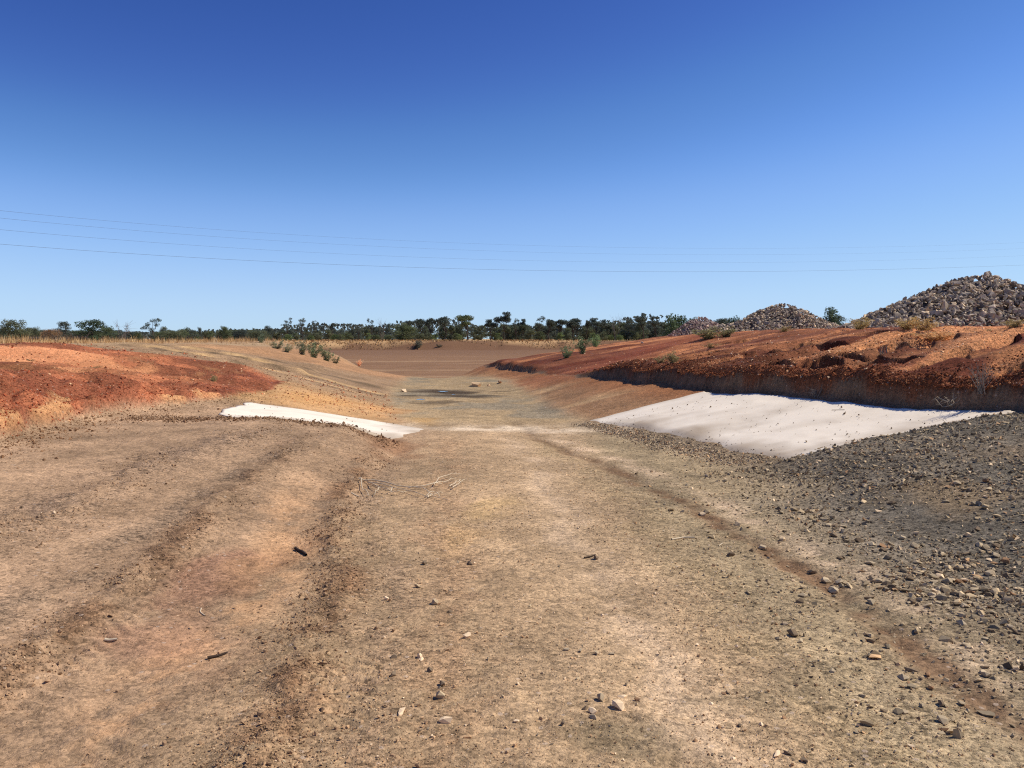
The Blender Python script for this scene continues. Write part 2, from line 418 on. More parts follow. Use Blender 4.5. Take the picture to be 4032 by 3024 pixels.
    blend(b * sstep(.1, .8, -stq) * .4, 118, 88, 64, .3)
    blend(b * sstep(150, 200, Y) * .75, 122, 92, 68, .3)
    blend(sstep(236, 262, Y + 6 * nz) * sstep(272, 269, Y) * .8, 112, 82, 60, .4)
    blend(sstep(266, 269, Y + 3 * fbm(x, Y, 9, 3, 93)), 188, 152, 108, .4)
    # overall mottling of the soil
    rd = sstep(-.1, .3, x - xl) * sstep(.1, -.2, x - xc) * sstep(24, 16, Y)
    C = C * (1 + rd[:, None] * np.array([.10, .09, .09]))
    C = C * (1 + .12 * nz + .18 * nf)[:, None]
    return np.clip(C, .004, .9), np.clip(grit, 0, 1)

# ------------------------------------------------------------------ mesh plumbing
def mesh_from(name, V, faces, mat, cols=None, smooth=False, fattr=None):
    """faces: int array (n, k) or list of such arrays"""
    me = bpy.data.meshes.new(name)
    V = np.asarray(V, np.float32)
    fl = faces if isinstance(faces, list) else [faces]
    me.vertices.add(len(V))
    me.vertices.foreach_set('co', V.ravel())
    li = np.concatenate([f.ravel() for f in fl]).astype(np.int32)
    ls = np.concatenate([np.full(len(f), f.shape[1]) for f in fl])
    st = np.concatenate([[0], np.cumsum(ls)[:-1]]).astype(np.int32)
    me.loops.add(len(li))
    me.loops.foreach_set('vertex_index', li)
    me.polygons.add(len(st))
    me.polygons.foreach_set('loop_start', st)
    me.update(calc_edges=True)
    me.polygons.foreach_set('use_smooth', np.full(len(st), smooth, bool))
    if cols is not None:
        a = me.color_attributes.new('Col', 'FLOAT_COLOR', 'POINT')
        a.data.foreach_set('color', np.hstack([cols, np.ones((len(cols), 1))]).astype(np.float32).ravel())
    if fattr is not None:
        a = me.attributes.new('Grit', 'FLOAT', 'POINT')
        a.data.foreach_set('value', fattr.astype(np.float32))
    if mat:
        me.materials.append(mat)
    return me

def obj(name, me, parent=None, label=None, cat=None, group=None, kind=None, loc=None):
    o = bpy.data.objects.new(name, me)
    COL.objects.link(o)
    if parent is not None: o.parent = parent
    if loc is not None: o.location = loc
    if label: o['label'] = label
    if cat: o['category'] = cat
    if group: o['group'] = group
    if kind: o['kind'] = kind
    return o

def nt(name):
    m = bpy.data.materials.new(name)
    m.use_nodes = True
    t = m.node_tree
    for n_ in list(t.nodes):
        if n_.type not in ('BSDF_PRINCIPLED', 'OUTPUT_MATERIAL'):
            t.nodes.remove(n_)
    b = next(n_ for n_ in t.nodes if n_.type == 'BSDF_PRINCIPLED')
    b.inputs['Roughness'].default_value = .95
    b.inputs['Specular IOR Level'].default_value = .12
    return m, t, b
def N(t, typ, **kw):
    n_ = t.nodes.new(typ)
    for k, v in kw.items():
        setattr(n_, k, v)
    return n_
def M(t, op, a, b=None, c=None):
    n_ = N(t, 'ShaderNodeMath', operation=op)
    for i, v in enumerate((a, b, c)):
        if v is None: continue
        if isinstance(v, (int, float)): n_.inputs[i].default_value = v
        else: t.links.new(v, n_.inputs[i])
    return n_.outputs[0]
def VM(t, op, a, b):
    n_ = N(t, 'ShaderNodeVectorMath', operation=op)
    for i, v in enumerate((a, b)):
        if isinstance(v, tuple): n_.inputs[i].default_value = v
        elif isinstance(v, (int, float)): n_.inputs[3 if op == 'SCALE' else i].default_value = v
        else: t.links.new(v, n_.inputs[3 if (op == 'SCALE' and i == 1) else i])
    return n_.outputs[0]

def ground_material():
    m, t, b = nt('earth')
    at = N(t, 'ShaderNodeAttribute', attribute_name='Col')
    gr = N(t, 'ShaderNodeAttribute', attribute_name='Grit')
    co = N(t, 'ShaderNodeTexCoord').outputs['Object']
    v1 = N(t, 'ShaderNodeTexVoronoi'); v1.inputs['Scale'].default_value = 75
    v2 = N(t, 'ShaderNodeTexVoronoi'); v2.inputs['Scale'].default_value = 28
    n1 = N(t, 'ShaderNodeTexNoise'); n1.inputs['Scale'].default_value = 5; n1.inputs['Detail'].default_value = 9; n1.inputs['Roughness'].default_value = .68
    n2 = N(t, 'ShaderNodeTexNoise'); n2.inputs['Scale'].default_value = 45; n2.inputs['Detail'].default_value = 4; n2.inputs['Roughness'].default_value = .7
    for v in (v1, v2, n1, n2): t.links.new(co, v.inputs['Vector'])
    s1, s2 = N(t, 'ShaderNodeSeparateColor'), N(t, 'ShaderNodeSeparateColor')
    t.links.new(v1.outputs['Color'], s1.inputs[0]); t.links.new(v2.outputs['Color'], s2.inputs[0])
    G = gr.outputs['Fac']
    a1 = M(t, 'MULTIPLY', M(t, 'SUBTRACT', s1.outputs[0], .5), 1.05)
    a2 = M(t, 'MULTIPLY', M(t, 'SUBTRACT', s2.outputs[0], .5), .85)
    peb = M(t, 'MULTIPLY', M(t, 'ADD', a1, a2), M(t, 'MULTIPLY_ADD', G, .70, .32))
    mot = M(t, 'MULTIPLY', M(t, 'SUBTRACT', n1.outputs[0], .5), .75)
    mo2 = M(t, 'MULTIPLY', M(t, 'SUBTRACT', n2.outputs[0], .5), .95)
    k = M(t, 'ADD', 1.0, M(t, 'ADD', peb, M(t, 'ADD', mot, mo2)))
    c1 = VM(t, 'SCALE', at.outputs['Color'], k)
    # scattered pale quartz flecks
    fl = M(t, 'MULTIPLY', M(t, 'GREATER_THAN', s2.outputs[1], .955), M(t, 'LESS_THAN', v2.outputs['Distance'], .33))
    mx = N(t, 'ShaderNodeMix', data_type='RGBA')
    t.links.new(M(t, 'MULTIPLY', fl, .55), mx.inputs[0])
    t.links.new(c1, mx.inputs[6]); mx.inputs[7].default_value = (.60, .46, .34, 1)
    t.links.new(mx.outputs[2], b.inputs['Base Color'])
    hgt = M(t, 'ADD', M(t, 'MULTIPLY', n2.outputs[0], .9), M(t, 'MULTIPLY', M(t, 'SUBTRACT', 1.0, v2.outputs['Distance']), M(t, 'MULTIPLY_ADD', G, .8, .1)))
    hgt = M(t, 'ADD', hgt, M(t, 'MULTIPLY', n1.outputs[0], 4.0))
    hgt = M(t, 'ADD', hgt, M(t, 'MULTIPLY', M(t, 'SUBTRACT', 1.0, v1.outputs['Distance']), M(t, 'MULTIPLY_ADD', G, .35, .1)))
    bp = N(t, 'ShaderNodeBump'); bp.inputs['Strength'].default_value = 1.0; bp.inputs['Distance'].default_value = .0085
    t.links.new(hgt, bp.inputs['Height']); t.links.new(bp.outputs[0], b.inputs['Normal'])
    return m

def simple(name, rgb, var=.25, scale=12., bump=.0, attr=False, objcol=False, rough=.9, spec=.15):
    m, t, b = nt(name)
    b.inputs['Roughness'].default_value = rough
    b.inputs['Specular IOR Level'].default_value = spec
    n1 = N(t, 'ShaderNodeTexNoise'); n1.inputs['Scale'].default_value = scale; n1.inputs['Detail'].default_value = 6; n1.inputs['Roughness'].default_value = .65
    co = N(t, 'ShaderNodeTexCoord').outputs['Object']
    t.links.new(co, n1.inputs['Vector'])
    k = M(t, 'MULTIPLY_ADD', M(t, 'SUBTRACT', n1.outputs[0], .5), var * 2.6, 1.0)
    if attr: src = N(t, 'ShaderNodeAttribute', attribute_name='Col').outputs['Color']
    elif objcol: src = N(t, 'ShaderNodeObjectInfo').outputs['Color']
    else:
        r_ = N(t, 'ShaderNodeRGB'); r_.outputs[0].default_value = (*rgb, 1); src = r_.outputs[0]
    t.links.new(VM(t, 'SCALE', src, k), b.inputs['Base Color'])
    if bump:
        bp = N(t, 'ShaderNodeBump'); bp.inputs['Strength'].default_value = .6; bp.inputs['Distance'].default_value = bump
        t.links.new(n1.outputs[0], bp.inputs['Height']); t.links.new(bp.outputs[0], b.inputs['Normal'])
    return m

M_EARTH = ground_material()
M_STONE = simple('crushed_stone', (.2, .17, .13), .22, 6, .0, objcol=True)
M_STONES = simple('loose_gravel', (.2, .17, .13), .16, 30, .0, attr=True)
M_ROCK = simple('quarry_rock', (.2, .18, .15), .20, 5, .004, objcol=True)
M_ROCKS = simple('quarry_rubble', (.2, .18, .15), .20, 9, .008, attr=True)
M_CLOTH = simple('white_geotextile', (.84, .735, .61), .06, 3.0, .01, attr=True, rough=.9)
M_BARK = simple('bark', (.085, .066, .052), .3, 3, .02)
M_PALEBARK = simple('pale_bark', (.24, .20, .165), .3, 3, .02)
M_TWIG = simple('dry_twig', (.66, .54, .37), .2, 40, .0)
M_DARKTWIG = simple('dark_stick', (.06, .04, .028), .3, 40, .0)
M_WIRE = simple('wire', (.10, .10, .11), .1, 3, rough=.5)
M_STRAW = simple('dry_straw', (.5, .36, .2), .18, 1.3, attr=True)
M_WET, _t, _b = nt('wet_mud')
_b.inputs['Base Color'].default_value = (.06, .05, .04, 1); _b.inputs['Roughness'].default_value = .05; _b.inputs['Specular IOR Level'].default_value = .6

def leaf_material(name):
    m, t, b = nt(name)
    b.inputs['Roughness'].default_value = .6
    b.inputs['Specular IOR Level'].default_value = .25
    at = N(t, 'ShaderNodeAttribute', attribute_name='Col').outputs['Color']
    oi = N(t, 'ShaderNodeObjectInfo')
    mx = N(t, 'ShaderNodeVectorMath', operation='MULTIPLY')
    t.links.new(at, mx.inputs[0]); t.links.new(oi.outputs['Color'], mx.inputs[1])
    t.links.new(mx.outputs[0], b.inputs['Base Color'])
    tr = N(t, 'ShaderNodeBsdfTranslucent')
    t.links.new(mx.outputs[0], tr.inputs[0])
    ms = N(t, 'ShaderNodeMixShader'); ms.inputs[0].default_value = .32
    out = next(n_ for n_ in t.nodes if n_.type == 'OUTPUT_MATERIAL')
    t.links.new(b.outputs[0], ms.inputs[1]); t.links.new(tr.outputs[0], ms.inputs[2]); t.links.new(ms.outputs[0], out.inputs[0])
    return m
M_LEAF = leaf_material('leaves')

# ------------------------------------------------------------------ ground mesh, one grid cut into its soils
rows = [np.array([-12, -9, -6, -4, -2.5, -1.2, 0, .6, 1.1, 1.5, 1.8])]
r0, e = [2.0], .0053
while r0[-1] < 62: r0.append(r0[-1] * (1 + e))
rows.append(np.array(r0))
r1 = [r0[-1] * 1.008]
while r1[-1] < 285: r1.append(r1[-1] * 1.017)
while r1[-1] < 5200: r1.append(r1[-1] * 1.09)
rows.append(np.array(r1))
RY = np.concatenate(rows)
s_in = np.linspace(-1, 1, 661)
s_out = 1 + np.geomspace(.004, 6, 26)
S = np.concatenate([-s_out[::-1], s_in, s_out])
half = .66 * np.maximum(RY, 1.5) + 1.0
GX = S[None, :] * half[:, None]
GY = np.repeat(RY[:, None], len(S), 1)
cellx = half[:, None] * (2 / 660.) * np.ones_like(GX)
celly = np.gradient(RY)[:, None] * np.ones_like(GX)
CELL = np.maximum(cellx, np.minimum(celly, cellx * 2.5))
fx, fy, fc = GX.ravel(), GY.ravel(), CELL.ravel()
gz = height(fx, fy, fc)
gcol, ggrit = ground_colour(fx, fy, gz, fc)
V = np.stack([fx, fy, gz], 1)
nr, nc = GX.shape
idx = np.arange(nr * nc).reshape(nr, nc)
Q = np.stack([idx[:-1, :-1], idx[:-1, 1:], idx[1:, 1:], idx[1:, :-1]], -1).reshape(-1, 4)
qx, qy = fx[Q].mean(1), fy[Q].mean(1)
full_me = mesh_from('tmp', V, Q, None, smooth=True)
nrm = np.zeros(len(V) * 3, np.float32)
full_me.vertices.foreach_get('normal', nrm) if False else full_me.vertex_normals.foreach_get('vector', nrm)
nrm = nrm.reshape(-1, 3)
bpy.data.meshes.remove(full_me)
zone = np.zeros(len(Q), int)
zone[(qx < step_x(qy)) & (qx > -15.5)] = 1
zone[(qx > cut_x(qy) - .10) & (qx < 14.5)] = 2
zone[(qx <= -15.5) | (qx >= 14.5) | (qy > 60)] = 4
zone[basin(qx, qy) > .35] = 3
for zi, (nm, lab, cat) in enumerate((('road', 'tan graded dirt road with gravel streaks running down into the channel', 'dirt road'),
                                     ('earth_bank', 'low bank of red and orange earth with haul tracks beside the channel', 'earth bank'),
                                     ('earth_bank', 'rilled red brown bank above the dark shadowed cut', 'earth bank'),
                                     ('dam_floor', 'wide bare brown floor of the empty dam beyond the channel', 'dam floor'),
                                     ('plain', 'flat dry plain with straw coloured ground behind banks and dam', 'ground'))):
    f = Q[zone == zi]
    u, inv = np.unique(f, return_inverse=True)
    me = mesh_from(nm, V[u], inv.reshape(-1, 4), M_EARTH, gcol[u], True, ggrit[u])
    me.normals_split_custom_set_from_vertices(nrm[u])
    obj(nm, me, None, lab, cat, kind='structure')

def gh(x, y):
    """ground height on the built mesh grid (bilinear)"""
    x, y = np.atleast_1d(np.asarray(x, float)), np.atleast_1d(np.asarray(y, float))
    i = np.clip(np.searchsorted(RY, y) - 1, 0, nr - 2)
    v = np.clip((y - RY[i]) / (RY[i + 1] - RY[i]), 0, 1)
    G2 = gz.reshape(nr, nc)
    def at(r):
        s = np.clip(x / half[r], S[0], S[-1])
        j = np.clip(np.searchsorted(S, s) - 1, 0, nc - 2)
        w = (s - S[j]) / (S[j + 1] - S[j])
        return G2[r, j] * (1 - w) + G2[r, j + 1] * w
    return at(i) * (1 - v) + at(i + 1) * v
def gh1(x, y): return float(gh(x, y)[0])
def pick(px, py):
    x, y = hit(px, py)
    return x, y, gh1(x, y)

# ------------------------------------------------------------------ white cloth laid across the channel
def cloth(name, xlo, xhi, y0, y1, nx, ny, label, group, low_end):
    ys = np.linspace(0, 1, ny); xs = np.linspace(0, 1, nx)
    V_, = [[]]
    for b_ in ys:
        Yc = y0 + (y1 - y0) * b_
        a0, a1 = xlo(Yc), xhi(Yc)
        V_.append(np.stack([a0 + (a1 - a0) * xs, np.full(nx, Yc)], 1))
    V_ = np.concatenate(V_)
    V_[:, 1] += .05 * fbm(V_[:, 0], V_[:, 1] * .1, .9, 3, 101)
    z = np.zeros(len(V_))
    for dx_, dy_ in ((0, 0), (.15, 0), (-.15, 0), (0, .15), (0, -.15)):
        z += height(V_[:, 0] + dx_, V_[:, 1] + dy_) / 5
    aa, bb = np.tile(xs, ny), np.repeat(ys, nx)
    lift = .020 + .016 * fbm(V_[:, 0], V_[:, 1], 1.1, 3, 103)
    low = sstep(0, .16, aa if low_end == 0 else 1 - aa) * sstep(0, .05, bb)
    z = z + lift * low - .05 * (1 - low)
    g_ = gh(V_[:, 0], V_[:, 1])
    z = np.where(low > .9, np.maximum(z, g_ + .008), z)
    I = np.arange(nx * ny).reshape(ny, nx)
    q = np.stack([I[:-1, :-1], I[:-1, 1:], I[1:, 1:], I[1:, :-1]], -1).reshape(-1, 4)
    top = np.column_stack([V_, z]); bot = top - np.array([0, 0, .006])
    ring = np.concatenate([I[0, :], I[1:, -1], I[-1, -2::-1], I[-2:0:-1, 0]])
    rn = np.roll(ring, -1); n_ = nx * ny
    side = np.stack([rn, ring, ring + n_, rn + n_], -1)
    X_, Y_ = V_[:, 0], V_[:, 1]
    d_ = .26 * np.clip(fbm(X_ * .35 - Y_ * .1, Y_, .55, 4, 105, None, .6) - .05, 0, 1) + .18 * np.clip(fbm(X_, Y_, .25, 3, 107) - .1, 0, 1)
    e_ = (1 - aa if low_end == 1 else aa)
    d_ += sstep(.34, .02, e_ + .12 * fbm(X_, Y_, .5, 3, 109)) * .75 + sstep(.16, .0, bb + .08 * fbm(X_, Y_, .4, 3, 110)) * .6 + sstep(.95, 1, bb) * .3
    d_ = np.clip(d_, 0, .92)[:, None]
    ccol = np.array([.92, .805, .635]) * (1 - d_) + np.array([.46, .36, .25]) * d_
    me = mesh_from(name, np.vstack([top, bot]), [q, q[:, ::-1] + n_, side], M_CLOTH, np.vstack([ccol, ccol]), smooth=True)
    return obj(name, me, None, label, 'cloth sheet', group)
def rag(y, k): return .10 * vnoise(np.array([y * 2.3]), np.array([k * 1.7]), 5)[0] + .05 * vnoise(np.array([y * 7.3]), np.array([k * 1.7]), 6)[0]
cloth('geotextile_sheet', lambda y: float(np.interp(y, [9.7, 11.5, 13, 14.6, 15.6], [3.15, 2.7, 2.2, 1.6, 1.2])) + rag(y, 1),
      lambda y: float(cut_x(np.array([y]))[0]) - .15, 9.7, 15.6, 80, 60,
      'broad white cloth sheet covering the slope below the dark cut bank', 'white sheets laid across the channel', 0)
cloth('geotextile_sheet', lambda y: float(np.interp(y, [11.9, 13.2, 14.2, 15.4], [-4.2, -4.75, -4.9, -4.7])) + rag(y, 2),
      lambda y: float(np.interp(y, [11.9, 13.4, 14.4, 15.0, 15.4], [-1.7, -1.4, -1.15, -1.5, -2.2])) + rag(y, 3), 11.9, 15.1, 70, 46,
      'narrow white cloth strip behind the muddy lip beside the orange slope', 'white sheets laid across the channel', 1)

# ------------------------------------------------------------------ stones
def hull(n, seed, sx=1., sy=.8, sz=.62, flat=False):
    r = np.random.default_rng(seed)
    p = r.normal(size=(n, 3)); p /= np.linalg.norm(p, axis=1)[:, None]
    p *= r.uniform(.8, 1.0, (n, 1))
    p *= np.array([sx, sy, sz]) * .5
    bm = bmesh.new()
    for q in p: bm.verts.new(q)
    res = bmesh.ops.convex_hull(bm, input=bm.verts)
    bad = [g_ for g_ in res['geom_interior'] if isinstance(g_, bmesh.types.BMVert)] + [v for v in bm.verts if not v.link_faces]
    bmesh.ops.delete(bm, geom=list(set(bad)), context='VERTS')
    bmesh.ops.triangulate(bm, faces=bm.faces)
    bm.verts.index_update()
    v = np.array([w.co[:] for w in bm.verts]); f = np.array([[w.index for w in fc_.verts] for fc_ in bm.faces])
    bm.free()
    return v, f
SMALL = [hull(7, 200 + k, 1, .5 + .1 * (k % 5), .35 + .09 * (k % 6)) for k in range(18)]
MID = [hull(9, 260 + k, 1, .65 + .07 * (k % 5), .5 + .08 * (k % 5)) for k in range(14)]
BIG = [hull(13, 300 + k, 1, .65 + .07 * (k % 5), .45 + .08 * (k % 5)) for k in range(16)]

def rots(n, tilt, r):
    a = r.uniform(0, 2 * np.pi, n); b_ = r.normal(0, tilt, n); c = r.normal(0, tilt, n)
    ca, sa, cb, sb, cc, sc = np.cos(a), np.sin(a), np.cos(b_), np.sin(b_), np.cos(c), np.sin(c)
    R = np.empty((n, 3, 3))
    R[:, 0, 0] = ca * cb; R[:, 0, 1] = ca * sb * sc - sa * cc; R[:, 0, 2] = ca * sb * cc + sa * sc
    R[:, 1, 0] = sa * cb; R[:, 1, 1] = sa * sb * sc + ca * cc; R[:, 1, 2] = sa * sb * cc - ca * sc
    R[:, 2, 0] = -sb; R[:, 2, 1] = cb * sc; R[:, 2, 2] = cb * cc
    return R
def scatter_mesh(name, pos, size, cols, mat, protos, tilt=.35, seed=1):
    r = np.random.default_rng(seed)
    which = r.integers(0, len(protos), len(pos))
    R = rots(len(pos), tilt, r)
    VV, FF, CC, off = [], [], [], 0
    for k, (v, f) in enumerate(protos):
        m = np.where(which == k)[0]
        if not len(m): continue
        w = np.einsum('nij,vj->nvi', R[m], v) * size[m][:, None, None] + pos[m][:, None, :]
        VV.append(w.reshape(-1, 3))
        FF.append((f[None] + (np.arange(len(m)) * len(v))[:, None, None]).reshape(-1, 3) + off)
        CC.append(np.repeat(cols[m], len(v), 0))
        off += len(m) * len(v)
    return mesh_from(name, np.concatenate(VV), np.concatenate(FF), mat, np.concatenate(CC))

PALE, TAN, GREY, DARK, BROWN, OLIVE = alb(226, 198, 160), alb(190, 154, 114), alb(168, 150, 122), alb(124, 106, 84), alb(150, 116, 84), alb(180, 158, 124)
def mixcol(r, n, probs):
    pal = np.stack([PALE, TAN, GREY, DARK, BROWN, OLIVE])
    c = pal[r.choice(6, n, p=np.array(probs) / sum(probs))]
    return c * r.uniform(.75, 1.25, (n, 1))

def wsample(n, ya, yb, r, wide=.72, add=1.0):
    u = r.random(n)
    y = 1 / (1 / ya + u * (1 / yb - 1 / ya))
    x = r.uniform(-1, 1, n) * (wide * y + add)
    return x, y

def road_density(x, y):
    nz = fbm(x, y, .9, 3, 111)
    d = .34 + .25 * nz
    for k, s in ((1, .6), (2, .6), (3, .8)):
        d += s * rutmask(x, y, RUT[k])
    d += .35 * rutmask(x, y, ([(2, -.75), (5.36, -.9), (7.2, -1.2), (11.1, -1.5)], .25, 0))
    d += .40 * sstep(.2, .9, x) * sstep(2.6, 1.5, x)
    d -= .5 * rutmask(x, y, RUT[0]) + .35 * rutmask(x, y, RUT[4]) + .45 * rutmask(x, y, ([(2, -1.7), (6, -1.75), (9, -2.1)], .3, 0))
    d -= .22 * sstep(-2.2, -3.2, x)
    d += .55 * sstep(2.0, 2.8, x)
    return np.clip(d, .04, 1)

r = np.random.default_rng(11)
x, y = wsample(70000, 2.3, 15.5, r)
keep = (r.random(len(x)) < road_density(x, y) * np.where(x > -.7, .85, .45)) & (x > step_x(y)) & (x < cut_x(y) - .1)
pad = (x > 2.8 + .3 * fbm(x, y, .8, 2, 5)) & (y < 10.35)
cl = ((y > 10.3) & (x > np.interp(y, [10.3, 14.6], [3.25, 1.9]))) | ((y > 12.3) & (x < -1.7))
keep &= ~(cl & (r.random(len(x)) > .045)) & ~pad
x, y = x[keep], y[keep]
sz = .0070 * (1 - r.random(len(x)) * .9985) ** -.33 * np.clip(.55 + y * .16, .9, 2.6)
sz = np.minimum(sz * .86, np.where(x < -.9, .010, .021) * (1 + .5 * r.random(len(x))))
col = mixcol(r, len(x), (.16, .42, .12, .03, .13, .14))
# gravel pad
xp, yp = wsample(120000, 3.2, 10.6, r, .74, .6)
dn = sstep(1.7, 3.7, xp + .45 * fbm(xp, yp, .9, 3, 5)) * (.55 + .6 * fbm(xp, yp, 1.3, 3, 113) + .9 * sstep(8.6, 10, yp) + .45 * sstep(5.2, 4.0, yp) * sstep(2.8, 3.6, xp))
e2_ = 10.02 + .12 * fbm(xp, yp * .2, .7, 3, 33)
kp = (r.random(len(xp)) < np.clip(dn, .05 * (xp > 1.4), 1)) & (xp < cut_x(yp) - .05) & (yp < e2_)
xp, yp = xp[kp], yp[kp]
szp = np.minimum(.024 * (1 - r.random(len(xp)) * .995) ** -.36 * np.clip(.55 + yp * .09, .85, 1.55), .085)
colp = mixcol(r, len(xp), (.08, .04, .48, .22, .04, .24)) * r.uniform(.7, 1.2, (len(xp), 1)) * np.array([.96, .95, .91])
# spill of gravel along the low edge of the cloth
ns = 2400
ys_ = r.uniform(10.2, 15.2, ns)
xs_ = np.interp(ys_, [10.3, 14.6, 15.6], [3.05, 1.6, 1.2]) + r.normal(-.10, .22, ns) * np.interp(ys_, [10.2, 14.6], [1.1, .45])
X = np.concatenate([x, xp, xs_]); Yy = np.concatenate([y, yp, ys_])
SZ = np.concatenate([sz, szp, r.uniform(.025, .065, ns)]); CO = np.vstack([col, colp, mixcol(r, ns, (.05, .1, .4, .2, .1, .3))])
SRC = np.concatenate([np.zeros(len(x), int), np.ones(len(xp), int), np.full(ns, 2)])
ZZ = gh(X, Yy)
# the ones that show largest become things of their own
PXs = SZ / Yy * F
inframe = (np.abs(X) < .60 * Yy) & (Yy > 3.3) & (Yy < 11)
order = np.argsort(-np.where(inframe, PXs, 0))

BIGME = []
for k, (v, f) in enumerate(BIG):
    vz = v.copy(); vz[:, 2] -= v[:, 2].min() + .18 * np.ptp(v[:, 2])
    BIGME.append(mesh_from('stone', vz, f, M_STONE))
def stone(name, me, x_, y_, w, colr, label, group, rz=None, sc=(1, 1, 1), tilt=.15, cat='stone'):
    o = obj(name, me, None, label, cat, group, loc=(x_, y_, gh1(x_, y_)))
    o.rotation_euler = (random.gauss(0, tilt), random.gauss(0, tilt), random.uniform(0, 6.28) if rz is None else rz)
    o.scale = (w * sc[0], w * sc[1], w * sc[2])
    o.color = (*[float(c) for c in colr], 1)
    return o

